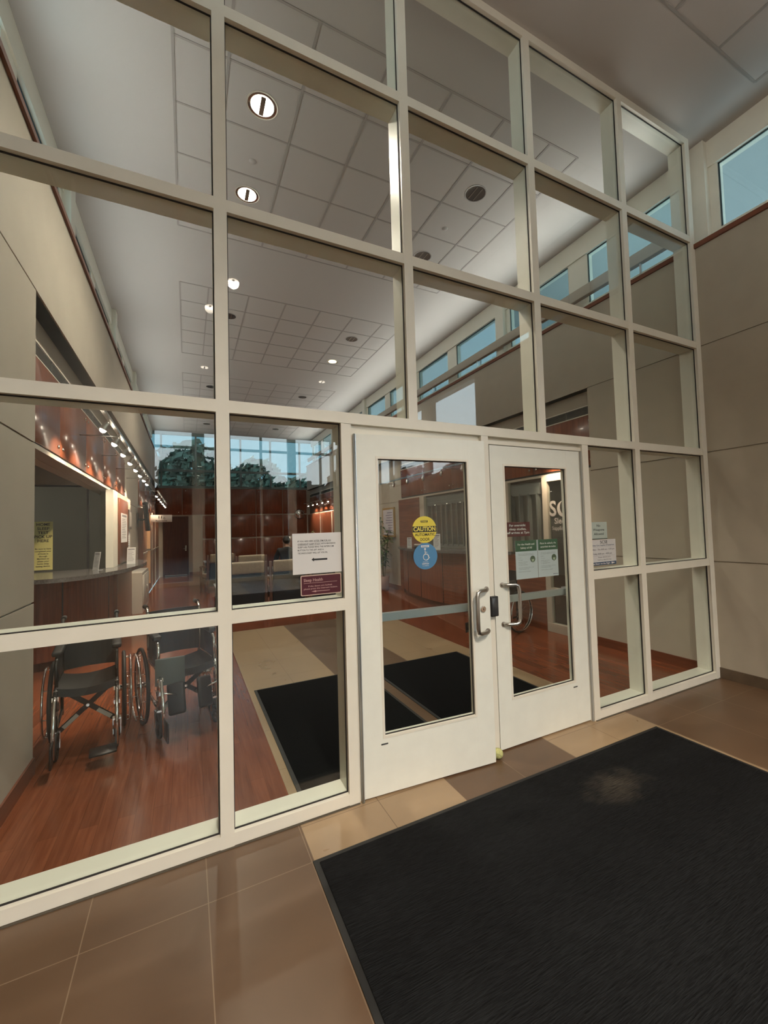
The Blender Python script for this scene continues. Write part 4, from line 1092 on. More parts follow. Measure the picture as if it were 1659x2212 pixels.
# signs behind the right door glass
RED = mat('dark_red_card', (0.095, 0.008, 0.010), 0.5); GRN = mat('forest_green', (0.035, 0.105, 0.055), 0.5); PWH = mat('paper_cool', (0.62, 0.64, 0.68), 0.5)
o = flat('staff_sign', 1.835, 2.080, 1.447, 1.551, 0.052, RED, 'dark red card about overnight sleep studies inside the right door glass')
fit('lettering', 'For overnight', 1.886, 0.152, 1.527, 0.0165, 0.0515, WHITE, o, 0.018)
fit('lettering', 'sleep studies,', 1.884, 0.160, 1.500, 0.0165, 0.0515, WHITE, o, 0.018)
fit('lettering', 'staff arrives at 7pm', 1.845, 0.227, 1.474, 0.0165, 0.0515, WHITE, o, 0.018)
for k, (xa, xb, hd, tt) in enumerate(((1.932, 2.136, ('For the Health and', 'Safety of All'), 'English'), (2.152, 2.350, ('Para la salud y la', 'seguridad de todos'), 'Spanish'))):
    o = flat('health_poster', xa - (0.0 if k == 0 else 0.006), xb + (0.006 if k == 0 else 0), 1.137, 1.416, 0.050, PWH, f'white health notice headed green in {tt}, ' + ('left' if k == 0 else 'right') + ' one on the right door glass')
    MB().box(xa, xb, 0.0492, 0.05, 1.337, 1.416).build('green_head', GRN, o)
    c_ = (xa + xb) / 2
    fit('lettering', hd[0], c_ - 0.080, 0.160, 1.387, 0.0135, 0.0488, WHITE, o, 0.02)
    fit('lettering', hd[1], c_ - (0.055 if k == 0 else 0.078), 0.110 if k == 0 else 0.156, 1.361, 0.0135, 0.0488, WHITE, o, 0.02)
    lines = [(1.318, .145, 'Please reschedule if you are' if k == 0 else 'Por favor cambie su cita si'), (1.309, .15, 'experiencing any of these symptoms:' if k == 0 else 'presenta alguno de estos:'), (1.291, .03, 'Fever' if k == 0 else 'Fiebre'), (1.275, .04, 'Cough' if k == 0 else 'Tos'), (1.259, .085, 'Shortness of breath'if k == 0 else 'Falta de aire'), (1.249, .07, 'or body aches' if k == 0 else 'o dolor'), (1.239, .085, 'or sore throat' if k == 0 else 'o garganta'), (1.218, .145, 'If you have a cough or fever, wear' if k == 0 else 'Si tiene tos o fiebre, use una'), (1.208, .10, 'a mask to protect others' if k == 0 else 'mascarilla por favor'), (1.190, .115, 'Thank you for your cooperation' if k == 0 else 'Gracias por su ayuda')]
    for z, w_, s in lines: fit('lettering', s, xa + 0.024, w_, z, 0.0052, 0.0497, INKG, o, 0.0)
    q = MB(); disc(q, xb - 0.042, 0.0494, 0.05, 1.277, 0.024, 32); q.build('mask_emblem', mat('olive_emblem', (0.07, 0.10, 0.06), 0.5), o)
    q = MB(); q.prism([(xb - 0.056, 0.002), (xb - 0.028, 0.002), (xb - 0.036, -0.016), (xb - 0.048, -0.016)], -0.0494, -0.0488, Matrix.Translation((0, 0, 1.274)) @ Matrix.Rotation(PI / 2, 4, 'X')); q.build('mask_shape', mat('mask_cream', (0.45, 0.50, 0.36), 0.6), o)
    if k == 1: fit('lettering', 'BRONSON', xb - 0.055, 0.05, 1.152, 0.006, 0.0497, mat('navy_ink', (0.05, 0.05, 0.16), 0.5), o, 0.02)

# right side light signs
o = flat('weapons_sign', 2.700, 2.896, 1.400, 1.533, 0.0298, mat('pale_green_plastic', (0.43, 0.50, 0.46), 0.4), 'small pale green no weapons sign on the glass right of the doors')
for s, w_, z in (('No', .042, 1.503), ('Weapons', .134, 1.470), ('Allowed', .115, 1.436)): fit('lettering', s, 2.789 - w_ / 2 + 0.006, w_, z, 0.019, 0.0294, INK, o, 0.006)
MB().box(2.700, 2.896, 0.0285, 0.030, 1.394, 1.400).build('lower_edge', mat('dark_green_edge', (0.05, 0.08, 0.07), 0.4), o)
NAV = mat('navy_print', (0.025, 0.065, 0.13), 0.5)
o = flat('hours_sign', 2.700, 2.993, 1.184, 1.390, 0.0298, mat('paper_grey_white', (0.60, 0.60, 0.60), 0.5), 'white opening hours sheet with a navy arrow band under the no weapons sign')
fit('lettering', 'SCSE', 2.805, 0.088, 1.368, 0.026, 0.0294, INK, o, 0.004)
fit('lettering', 'Sleep Care Supplies & Equipment', 2.712, 0.262, 1.344, 0.0105, 0.0294, NAV, o, 0.008)
fit('lettering', 'Mon - Thu 8:00 am - 5:30 pm', 2.712, 0.262, 1.310, 0.013, 0.0294, INKG, o, 0.015)
fit('lettering', 'Friday 8:00 am - 4:00 pm', 2.712, 0.228, 1.275, 0.013, 0.0294, INKG, o, 0.015)
fit('lettering', 'Phone: 269.341.6171', 2.775, 0.145, 1.247, 0.0095, 0.0294, INKG, o, 0.01)
fit('lettering', 'Toll Free: 866.272.7166', 2.765, 0.165, 1.226, 0.0095, 0.0294, INKG, o, 0.01)
MB().box(2.700, 2.990, 0.0290, 0.0297, 1.184, 1.209).build('navy_band', NAV, o)
q = MB(); q.box(2.712, 2.978, 0.0290, 0.0297, 1.3305, 1.3315); q.box(2.712, 2.978, 0.0290, 0.0297, 1.2590, 1.2600); q.build('rule', INKG, o)
fit('lettering', '1st Door on the Right', 2.706, 0.21, 1.1965, 0.0135, 0.0286, WHITE, o, 0.015)
q = MB(); q.prism([(2.930, 0.0085), (2.980, 0.0), (2.930, -0.0085)], -0.0290, -0.0284, Matrix.Translation((0, 0, 1.1965)) @ Matrix.Rotation(PI / 2, 4, 'X')); q.build('arrow', WHITE, o)

# ================================================================== RIGHT BAY: shop window, blinds
q = MB(); xg = XR + 0.07
q.box(XR + 0.02, XR + 0.10, 1.39, 2.25, 0.0, 0.12); q.box(XR + 0.03, XR + 0.09, 2.165, 2.26, 0.0, 2.20); q.box(XR + 0.03, XR + 0.09, 1.39, 1.43, 0.12, 2.20)
q.box(XR + 0.03, XR + 0.09, 1.43, 2.165, 2.13, 2.20); q.box(XR + 0.03, XR + 0.09, 1.43, 2.165, 0.56, 0.62)
q.box(XR + 0.03, XR + 0.09, 4.06, 4.20, 1.1, 2.20); q.box(XR + 0.03, XR + 0.09, 5.76, 5.96, 1.1, 2.20)
q.box(XR + 0.03, XR + 0.09, 3.0, 3.06, 1.1, 2.20)
o = struct(q.build('window_7', WALLIN))
MB().box(xg - 0.003, xg + 0.003, 1.43, 2.165, 0.12, 2.13).build('glass_pane', GLASS, o)
MB().box(xg - 0.003, xg + 0.003, 2.26, 5.76, 1.1, 2.20).build('glass_pane', GLASS, o)
q = MB(); q.box(XR + 0.02, XR + 0.20, 2.26, 6.99, 0.0, 1.05); q.box(XR + 0.02, XR + 0.20, 5.96, 6.99, 1.05, 2.20)
struct(q.build('wall_right', CHERRYH))
LW = mat('etched_lettering', (0.42, 0.39, 0.36), 0.6)
r = empty('shop_lettering', 'pale shop name lettering with a crescent moon on the dark right window', 'lettering', (XR + 0.066, 1.8, 1.68))
def stext(s, size, y, z, bold=0.0): return text('lettering', s, size, (0, y, z), LW, r, 'LEFT', -PI / 2, bold)
stext('S', 0.30, 0.37, 0.05, 0.006)
q = MB(); n = 28; pts = []
for k in range(n + 1):
    a = math.radians(60 + 240 * k / n); pts.append((0.10 * math.cos(a), 0.11 * math.sin(a)))
for k in range(n + 1):
    a = math.radians(300 - 240 * k / n); pts.append((0.030 + 0.080 * math.cos(a), 0.018 + 0.094 * math.sin(a)))
q.prism(pts, -0.001, 0.001, Matrix.Translation((0, 0.12, 0.05)) @ Matrix.Rotation(-PI / 2, 4, 'Z') @ FRONT)
q.build('crescent_moon', LW, r)
stext('SE', 0.30, 0.01, 0.05, 0.006)
stext('Sleep Care', 0.115, 0.28, -0.12, 0.002)
stext('Supplies & Equipment', 0.072, 0.33, -0.22, 0.001)
BL = mat('grey_vertical_blind', (0.24, 0.225, 0.225), 0.6)
r = empty('vertical_blind', 'open grey vertical blinds behind the right reception window', 'blind', (XR + 0.13, 5.0, 2.1))
MB().box(-0.02, 0.02, -0.85, 0.76, -0.12, 0.05).build('head_rail', BL, r)
for k in range(9):
    yy = -0.80 + k * 0.19
    MB().box(-0.035, 0.035, yy - 0.012, yy + 0.012, -0.95, -0.10, Matrix.Identity(4)).build('blind_vane', BL, r)
MB().box(-0.02, 0.02, -0.85, 0.76, -1.0, -0.92).build('bottom_chain', BL, r)
b2 = dup(r, (XR + 0.14, 3.25, 2.1), 0, 'partly open grey vertical blinds behind the right window nearest the shop lettering')

# things on the right counter
standee(3.98, 4.55, 1.1, 0.13, 0.30, math.radians(-35), math.radians(8), 'cream table sign on the right counter beneath the yellow decal')
standee(4.10, 5.9, 1.1, 0.10, 0.22, math.radians(-30), math.radians(5), 'small white card holder at the far end of the right counter')
r = empty('desk_phone', 'dark desk telephone on the right counter beside the card holder', 'telephone', (4.12, 5.45, 1.1), 0.4)
MB().rbox(-0.10, 0.10, -0.09, 0.09, 0.0, 0.05, 0.012, 2).build('base', BLKPL, r); MB().rbox(-0.09, -0.04, -0.10, 0.10, 0.055, 0.09, 0.012, 2).build('handset', LAM, r)
# framed poster
q = MB(); q.box(XR + 0.08, XR + 0.12, 7.40, 8.12, 1.30, 2.06); o = q.build('picture_frame', mat('gilt_frame', (0.42, 0.26, 0.10), 0.4))
tag(o, 'gold framed poster on the beige right wall beyond the counter', 'picture')
MB().box(XR + 0.077, XR + 0.08, 7.45, 8.07, 1.35, 2.01).build('poster', mat('poster_white', (0.66, 0.62, 0.66), 0.5), o)
q = MB(); random.seed(3)
for k in range(9): q.box(XR + 0.0755, XR + 0.0772, 7.50, 7.50 + 0.25 + 0.25 * random.random(), 1.92 - k * 0.065, 1.94 - k * 0.065)
q.build('printed_lines', mat('mauve_ink', (0.32, 0.26, 0.36), 0.6), o)

# potted plant at the end of the right counter
LEAF = mat('plant_leaf', (0.070, 0.125, 0.035), 0.45, noise=(12, 0.4, (1, 1, 1)))
def leafblade(q, p, d, L, w_, droop, n=4):
    d = Vector(d).normalized(); side = d.cross(Vector((0, 0, 1)))
    if side.length < 1e-3: side = Vector((1, 0, 0))
    side.normalize(); vs = []
    for i in range(n + 1):
        t = i / n; c = Vector(p) + d * L * t + Vector((0, 0, -droop * L * t * t)); ww = w_ * math.sin(PI * (0.12 + 0.86 * t)) * 0.5
        vs += [c - side * ww, c + side * ww]
    q.add(vs, [(2 * i, 2 * i + 1, 2 * i + 3, 2 * i + 2) for i in range(n)])
def plant(loc, h, r_, n, label, ph=0.28):
    rr = empty('potted_plant', label, 'plant', loc)
    MB().lathe([(0, 0), (0.10, 0), (0.14, ph), (0.125, ph), (0.12, ph - 0.03), (0, ph - 0.03)], 24).build('pot', mat('plant_pot', (0.30, 0.16, 0.10), 0.5), rr)
    q = MB(); s_ = MB(); random.seed(int(loc[1] * 10))
    for k in range(9):
        a = random.random() * 2 * PI; tip = Vector((math.cos(a) * r_ * 0.5, math.sin(a) * r_ * 0.5, ph + h * (0.5 + 0.45 * random.random())))
        s_.tube([(0.02 * math.cos(a), 0.02 * math.sin(a), ph - 0.03), tip * 0.6 + Vector((0, 0, 0.1)), tip], 0.006, 6)
        for j in range(n // 9):
            t = 0.25 + 0.75 * random.random(); c = Vector((tip.x * t, tip.y * t, ph + (tip.z - ph) * t)); b_ = random.random() * 2 * PI
            leafblade(q, c, (math.cos(b_), math.sin(b_), 0.5 * random.random()), r_ * (0.45 + 0.4 * random.random()), 0.05, 0.5)
    s_.build('stem', mat('plant_stem', (0.10, 0.10, 0.04), 0.6), rr); q.build('foliage', LEAF, rr)
    return rr
plant((4.16, 7.45, 0.0), 1.55, 0.30, 270, 'tall leafy potted plant at the far end of the right counter', 0.35)
plant((3.95, 13.2, 0.0), 1.35, 0.30, 180, 'leafy potted plant near the far right corner under the track lights', 0.35)

# convex mirror on the far wall
r = empty('convex_mirror', 'round chrome convex mirror on the far cherry wall', 'mirror', (4.03, YF - 0.015, 2.24))
R_ = 0.20
MB().lathe([(R_ * math.sin(a), R_ * 0.7 * math.cos(a)) for a in [k * PI / 2 / 10 for k in range(11)]], 32, Matrix.Rotation(PI / 2, 4, 'X')).build('mirror_dome', mat('mirror_chrome', (0.8, 0.78, 0.75), 0.04, 1.0), r)
MB().torus((0, 0, 0), R_, 0.012, 'y', 40, 8).build('rim', BLKPL, r)

# ================================================================== LOUNGE CHAIRS, TABLES
TAN = mat('tan_upholstery', (0.36, 0.29, 0.20), 0.7, noise=(20, 0.1, (1, 1, 1))); WOV = mat('black_woven_back', (0.022, 0.020, 0.021), 0.7, bump=(140, 0.8)); DW = mat('chair_wood', (0.12, 0.052, 0.030), 0.35)
def lounge(label, grp):
    r = empty('lounge_chair', label, 'chair', (0, 0, 0), 0, grp)      # faces +y, back towards the entrance
    MB().rbox(-0.30, 0.30, -0.28, 0.32, 0.34, 0.46, 0.03, 3).build('seat_cushion', TAN, r)
    Mb = Matrix.Translation((0, -0.30, 0)) @ Matrix.Rotation(math.radians(8), 4, 'X')
    MB().rbox(-0.30, 0.30, -0.02, 0.08, 0.78, 1.00, 0.03, 3, Mb).build('head_cushion', TAN, r)
    MB().rbox(-0.30, 0.30, -0.015, 0.06, 0.16, 0.76, 0.015, 2, Mb).build('backrest', WOV, r)
    for s_ in (-1, 1):
        MB().rbox(s_ * 0.335 - 0.025, s_ * 0.335 + 0.025, -0.36, -0.30, 0.0, 0.98, 0.006, 1).build('back_leg', DW, r)
        MB().rbox(s_ * 0.335 - 0.025, s_ * 0.335 + 0.025, 0.24, 0.30, 0.0, 0.62, 0.006, 1).build('front_leg', DW, r)
        MB().tube([(s_ * 0.335, -0.34, 0.64), (s_ * 0.335, 0.0, 0.67), (s_ * 0.335, 0.32, 0.63)], 0.028, 8).build('armrest', DW, r)
    MB().box(-0.32, 0.32, 0.24, 0.28, 0.22, 0.33).build('front_rail', DW, r)
    return r
GC = 'lounge chairs in the waiting area'
c0 = lounge('tan-topped lounge chair with black woven back, nearest, left of the white notice', GC)
c0.location = (1.57, 6.45, 0)
dup(c0, (0.82, 6.50, 0), 0.0, 'tan-topped lounge chair nearest the entrance, left end of its row')
dup(c0, (2.32, 6.45, 0), 0, 'lounge chair of the nearest row hidden mostly by the white notice')
dup(c0, (1.20, 8.9, 0), 0.0, 'lounge chair of the second row, left of the seated person')
r = empty('bench', 'low backless tan bench under the seated person', 'bench', (2.08, 8.62, 0))
MB().rbox(-0.45, 0.45, -0.28, 0.28, 0.36, 0.46, 0.03, 3).build('seat_cushion', TAN, r)
for sx in (-1, 1):
    for sy in (-1, 1): MB().box(sx * 0.40 - 0.025, sx * 0.40 + 0.025, sy * 0.22 - 0.025, sy * 0.22 + 0.025, 0, 0.36).build('leg', DW, r)
dup(c0, (0.55, 10.4, 0), 0.25, 'lounge chair of the third row, farthest left')
dup(c0, (3.3, 9.4, 0), -1.4, 'lounge chair turned sideways near the right wall')
def sidetable(loc, label, top=0.48, w_=0.30):
    r = empty('side_table', label, 'table', loc)
    MB().rbox(-w_, w_, -w_, w_, top - 0.03, top, 0.006, 2).build('tabletop', mat('table_laminate', (0.34, 0.36, 0.40), 0.25), r)
    for sx in (-1, 1):
        for sy in (-1, 1): MB().cyl((sx * (w_ - 0.04), sy * (w_ - 0.04), 0), (sx * (w_ - 0.04), sy * (w_ - 0.04), top - 0.03), 0.016, 8).build('leg', BLKPL, r)
    return r
t0 = sidetable((0.62, 7.35, 0), 'low grey-topped side table left of the nearest lounge chairs')
t1 = sidetable((0.62, 11.8, 0), 'taller grey-topped table in the distance right of the dark door', 0.72, 0.36)
r = empty('brochure_holder', 'small white brochure holder on the distant table by the far wall', 'holder', (0.58, 11.75, 0.72))
MB().box(-0.07, 0.07, -0.03, 0.03, 0, 0.03).build('base', LAM, r); MB().box(-0.06, 0.06, -0.004, 0.004, 0.03, 0.19).build('brochure', PAPER, r)
q = MB()
for k in range(3): q.box(-0.11 + k * 0.01, 0.11, -0.15 + k * 0.012, 0.14, k * 0.006, k * 0.006 + 0.005)
o = q.build('magazine_pile', mat('magazine_blue', (0.30, 0.36, 0.42), 0.3)); o.location = (0.65, 7.32, 0.48); tag(o, 'few glossy magazines lying on the low side table', 'magazines')
# low wall-side rail by the right counter
r = empty('coat_rack', 'small dark metal stand against the beige right wall under the poster', 'stand', (4.15, 7.95, 0))
MB().tube([(-0.15, 0, 0), (-0.15, 0, 0.75), (0.1, 0, 0.75), (0.1, 0, 0)], 0.018, 8).build('frame', BLKPL, r)
MB().box(-0.17, 0.12, -0.2, 0.2, 0.75, 0.77).build('shelf', BLKPL, r)

# ================================================================== WHEELCHAIRS
BLKFR = mat('black_frame_paint', (0.018, 0.017, 0.017), 0.25, 0.3)
def wheelchair(label, w=0.46, legs=((0.02, 'pad'), (-0.02, 'pad')), drape=False):
    """faces -y, rear axle above the origin"""
    r = empty('wheelchair', label, 'wheelchair', (0, 0, 0), 0, 'folding wheelchairs in the lobby')
    hw = w / 2 - 0.05
    for s in (-1, 1):
        x = s * (w / 2 + 0.0)
        q = MB(); q.torus((x, 0, 0.305), 0.290, 0.014, 'x', 56, 8); tire = q.build('rear_wheel', RUBBER, r)
        q = MB(); q.torus((x, 0, 0.305), 0.272, 0.007, 'x', 56, 6); q.torus((x + s * 0.045, 0, 0.305), 0.262, 0.0085, 'x', 56, 8)
        for k in range(8):
            a = k * PI / 4 + 0.2; q.tube([(x, 0.268 * math.cos(a), 0.305 + 0.268 * math.sin(a)), (x + s * 0.045, 0.262 * math.cos(a), 0.305 + 0.262 * math.sin(a))], 0.004, 6)
        q.build('hand_rim', CHROME, tire)
        q = MB(); q.cyl((x - 0.035, 0, 0.305), (x + 0.035, 0, 0.305), 0.024, 14)
        for k in range(18):
            a = 2 * PI * k / 18; q.tube([(x + (0.012 if k % 2 else -0.012), 0.022 * math.cos(a), 0.305 + 0.022 * math.sin(a)), (x, 0.272 * math.cos(a), 0.305 + 0.272 * math.sin(a))], 0.002, 5)
        q.build('spokes', CHROME, tire)
        xf = s * hw
        q = MB()
        q.tube([(xf, 0.01, 0.18), (xf, 0.01, 0.60), (xf, 0.03, 0.86), (xf, 0.08, 0.915), (xf, 0.15, 0.92)], 0.0125, 10)
        q.tube([(xf, 0.01, 0.50), (xf, -0.42, 0.50), (xf, -0.45, 0.44), (xf, -0.43, 0.22)], 0.0125, 10)
        q.tube([(xf, 0.01, 0.22), (xf, -0.43, 0.22)], 0.0125, 10)
        q.tube([(xf, -0.38, 0.50), (xf, -0.40, 0.68), (xf, -0.34, 0.715), (xf, 0.01, 0.715)], 0.0115, 10)
        q.build('side_frame', BLKFR if not drape else CHROME, r)
        MB().rbox(xf - 0.004, xf + 0.004, -0.36, 0.0, 0.52, 0.70, 0.003, 1).build('skirt_guard', VINYL, r)
        MB().rbox(xf - 0.032, xf + 0.032, -0.36, -0.02, 0.718, 0.758, 0.016, 3).build('armrest', VINYL, r)
        MB().tube([(xf, 0.10, 0.92), (xf, 0.19, 0.92)], 0.018, 12).build('push_grip', RUBBER, r)
        q = MB(); q.torus((xf, -0.40, 0.10), 0.088, 0.013, 'x', 30, 8); q.cyl((xf - 0.02, -0.40, 0.10), (xf + 0.02, -0.40, 0.10), 0.03, 12)
        for k in range(5):
            a = 2 * PI * k / 5; q.tube([(xf, -0.40 + 0.02 * math.cos(a), 0.10 + 0.02 * math.sin(a)), (xf, -0.40 + 0.08 * math.cos(a), 0.10 + 0.08 * math.sin(a))], 0.009, 6)
        c_ = q.build('caster', RUBBER, r)
        q = MB()
        for d in (-0.024, 0.024): q.box(xf + d - 0.003, xf + d + 0.003, -0.415, -0.385, 0.09, 0.205)
        q.box(xf - 0.027, xf + 0.027, -0.425, -0.375, 0.200, 0.212); q.cyl((xf, -0.40, 0.21), (xf, -0.40, 0.34), 0.015, 10)
        q.build('caster_fork', CHROME, c_)
        # leg rest
        q = MB(); q.tube([(xf, -0.43, 0.47), (xf, -0.50, 0.44), (xf, -0.56, 0.30), (xf, -0.60, 0.09)], 0.011, 10)
        q.cyl((xf, -0.42, 0.50), (xf, -0.42, 0.30), 0.015, 10); q.box(xf - 0.02, xf + 0.02, -0.455, -0.415, 0.33, 0.36); q.box(xf - 0.02, xf + 0.02, -0.455, -0.415, 0.43, 0.46)
        lr = q.build('leg_rest', CHROME, r)
        up_ = legs[0 if s < 0 else 1][1] in ('up', 'pad')
        if up_: MB().rbox(xf - s * 0.00 - 0.006, xf + 0.006, -0.72, -0.55, 0.07, 0.21, 0.005, 1).build('foot_plate', BLKPL, lr)
        else: MB().rbox(min(xf, xf - s * 0.16), max(xf, xf - s * 0.16), -0.70, -0.56, 0.075, 0.090, 0.005, 1, None).build('foot_plate', BLKPL, lr)
        if legs[0 if s < 0 else 1][1] == 'pad':
            M = Matrix.Translation((xf - s * 0.10, -0.50, 0.30)) @ Matrix.Rotation(math.radians(-18), 4, 'X') @ Matrix.Rotation(s * 0.5, 4, 'Z')
            pd = MB(); pd.rbox(-0.062, 0.062, -0.020, 0.020, -0.115, 0.115, 0.019, 4, M); pd.build('calf_pad', VINYL, lr)
            MB().tube([(xf, -0.53, 0.37), (xf - s * 0.10, -0.51, 0.33)], 0.007, 8).build('pad_bracket', CHROME, lr)
    # crossing brace
    q = MB()
    for s in (-1, 1):
        A = Vector((s * hw, -0.33 + s * 0.014, 0.17)); B = Vector((-s * hw, -0.33 + s * 0.014, 0.49)); d = (B - A); L = d.length; d.normalize()
        n_ = Vector((0, 1, 0)); u = d.cross(n_); M = Matrix(((d.x, n_.x, u.x, A.x), (d.y, n_.y, u.y, A.y), (d.z, n_.z, u.z, A.z), (0, 0, 0, 1)))
        q.box(0, L, -0.006, 0.006, -0.017, 0.017, M)
    cb = q.build('cross_brace', BLKFR, r)
    q = MB(); q.tube([(0, -0.355, 0.33), (0, -0.30, 0.33)], 0.011, 10); q.build('pivot_bolt', CHROME, cb)
    q = MB()
    for s in (-1, 1):
        A = Vector((s * hw, -0.34 + s * 0.014, 0.17)); B = Vector((-s * hw, -0.34 + s * 0.014, 0.49)); d = (B - A).normalized(); n_ = Vector((0, 1, 0)); u = d.cross(n_); M = Matrix(((d.x, n_.x, u.x, A.x), (d.y, n_.y, u.y, A.y), (d.z, n_.z, u.z, A.z), (0, 0, 0, 1)))
        q.box(0.05, 0.16, -0.008, -0.0045 + 0.006, -0.013, 0.013, M)
    q.build('warning_label', mat('label_grey', (0.34, 0.31, 0.27), 0.5), cb)
    # slung seat and backrest
    def sling(p0, p1, u, sag, th, nseg=10):
        q = MB(); vs = []; fs = []
        P0, P1, U = Vector(p0), Vector(p1), Vector(u)
        for i in range(nseg + 1):
            t = i / nseg; s_ = 4 * t * (1 - t); c = P0.lerp(P1, t) + Vector(sag) * s_
            vs += [c, c + U, c + U + Vector(th), c + Vector(th)]
        for i in range(nseg):
            a = 4 * i
            for j in range(4): fs.append((a + j, a + (j + 1) % 4, a + 4 + (j + 1) % 4, a + 4 + j))
        fs += [(0, 1, 2, 3), (4 * nseg + 3, 4 * nseg + 2, 4 * nseg + 1, 4 * nseg)]
        q.add(vs, fs, False); return q
    sling((-hw, -0.42, 0.512), (hw, -0.42, 0.512), (0, 0.41, 0), (0, 0, -0.03), (0, 0, -0.012)).build('seat', VINYL, r)
    sling((-hw, 0.02, 0.52), (hw, 0.02, 0.52), (0, 0.015, 0.37), (0, 0.05, 0), (0, 0.012, 0)).build('backrest', VINYL, r)
    sling((-hw + 0.005, -0.425, 0.512), (hw - 0.005, -0.425, 0.512), (0, -0.004, -0.055), (0, 0, -0.03), (0, 0.01, 0)).build('seat_front_flap', VINYL, r)
    return r
w1 = wheelchair('black wheelchair standing leftmost, nearest the left wall behind the screen', 0.46, ((0, 'up'), (0, 'plate')))
w1.scale = (0.97, 1, 0.97)
w1.location = (-0.855, 1.92, 0); w1.rotation_euler = (0, 0, math.radians(7))
w2 = wheelchair('chrome wheelchair with calf pads, second from the left wall behind the screen', 0.50, ((0, 'pad'), (0, 'pad')), True)
w2.location = (-0.258, 1.93, 0); w2.rotation_euler = (0, 0, math.radians(13))
w3 = dup(w1, (3.95, 2.60, 0), math.radians(-75), 'black wheelchair parked on the right before the right counter')
o = MB().rbox(-0.10, 0.10, -0.012, 0.012, -0.10, 0.10, 0.006, 2).build('hanging_panel', mat('reflection_green', (0.075, 0.095, 0.092), 0.6)); o.location = (-0.285, 1.46, 0.50)  # added as a hanging seat panel; a reflection's green is put into its colour
tag(o, 'added panel over the chrome wheelchair seat, its green standing for a reflection', 'bag')

# ================================================================== SEATED PERSON (seen from behind)
def skinned(name, verts, edges, radii, material, parent, root=0, sub=2):
    me = bpy.data.meshes.new(name); me.from_pydata([Vector(v) for v in verts], edges, []); me.update()
    o = bpy.data.objects.new(name, me); col.objects.link(o)
    sk = o.modifiers.new('skin', 'SKIN'); sk.use_smooth_shade = True
    for i, rr in enumerate(radii):
        v = me.skin_vertices[0].data[i]; v.radius = rr if isinstance(rr, tuple) else (rr, rr); v.use_root = (i == root)
    ss = o.modifiers.new('sub', 'SUBSURF'); ss.levels = sub; ss.render_levels = sub
    dg = bpy.context.evaluated_depsgraph_get(); m2 = bpy.data.meshes.new_from_object(o.evaluated_get(dg))
    bpy.data.objects.remove(o); m2.materials.clear(); m2.materials.append(material)
    for p in m2.polygons: p.use_smooth = True
    o = bpy.data.objects.new(name, m2); col.objects.link(o)
    if parent is not None: o.parent = parent
    return o
SKIN = mat('skin', (0.40, 0.22, 0.15), 0.5); JACK = mat('black_jacket', (0.014, 0.013, 0.015), 0.7); HAIR = mat('dark_hair', (0.012, 0.008, 0.006), 0.6); TROU = mat('grey_trousers', (0.06, 0.06, 0.07), 0.8)
pr = empty('person', 'seated person in a black jacket with short dark hair, seen from behind', 'person', (2.04, 8.62, 0.05), math.radians(4))
V = [(0, -0.02, 0.52), (0, -0.05, 0.72), (0, -0.04, 0.93), (0, -0.03, 1.06), (0, 0.0, 1.13), (0, 0.03, 1.22), (0, 0.025, 1.28)]
E_ = [(i, i + 1) for i in range(6)]; R_ = [(0.16, 0.12), (0.14, 0.10), (0.16, 0.105), (0.10, 0.07), 0.052, (0.075, 0.088), (0.062, 0.075)]
for s in (-1, 1):
    b0 = len(V)
    V += [(s * 0.19, -0.03, 1.02), (s * 0.25, 0.06, 0.80), (s * 0.17, 0.28, 0.70), (s * 0.10, 0.33, 0.70)]; R_ += [0.062, 0.045, 0.032, 0.024]
    E_ += [(2, b0), (b0, b0 + 1), (b0 + 1, b0 + 2), (b0 + 2, b0 + 3)]
    for f in range(4):
        V += [(s * (0.075 - 0.004 * f), 0.365 - 0.005 * abs(f - 1), 0.718 - 0.016 * f), (s * (0.045 - 0.003 * f), 0.385, 0.708 - 0.016 * f)]; k = len(V); R_ += [0.009, 0.008]; E_ += [(b0 + 3, k - 2), (k - 2, k - 1)]
    V += [(s * 0.10, 0.365, 0.735)]; R_ += [0.009]; E_ += [(b0 + 3, len(V) - 1)]
    h0 = len(V)
    V += [(s * 0.10, 0.05, 0.53), (s * 0.12, 0.45, 0.55), (s * 0.12, 0.47, 0.08), (s * 0.12, 0.60, -0.01)]; R_ += [0.085, 0.060, 0.042, 0.035]
    E_ += [(0, h0), (h0, h0 + 1), (h0 + 1, h0 + 2), (h0 + 2, h0 + 3)]
body = skinned('body', V, E_, R_, SKIN, pr)
jv = [(0, -0.03, 0.56), (0, -0.05, 0.72), (0, -0.04, 0.93), (0, -0.03, 1.06), (0, -0.01, 1.10)]; je = [(i, i + 1) for i in range(4)]; jr = [(0.175, 0.135), (0.165, 0.125), (0.19, 0.13), (0.12, 0.09), (0.07, 0.065)]
for s in (-1, 1):
    b0 = len(jv); jv += [(s * 0.195, -0.03, 1.015), (s * 0.255, 0.06, 0.80), (s * 0.17, 0.27, 0.70)]; jr += [0.080, 0.062, 0.045]; je += [(2, b0), (b0, b0 + 1), (b0 + 1, b0 + 2)]
skinned('jacket', jv, je, jr, JACK, pr)
tv = [(0, -0.02, 0.54)]; te = []; tr_ = [(0.18, 0.13)]
for s in (-1, 1):
    b0 = len(tv); tv += [(s * 0.10, 0.05, 0.53), (s * 0.12, 0.45, 0.55), (s * 0.12, 0.47, 0.14)]; tr_ += [0.10, 0.075, 0.062]; te += [(0, b0), (b0, b0 + 1), (b0 + 1, b0 + 2)]
skinned('trousers', tv, te, tr_, TROU, pr)
q = MB(); bmh = bmesh.new(); bmesh.ops.create_uvsphere(bmh, u_segments=24, v_segments=16, radius=1)
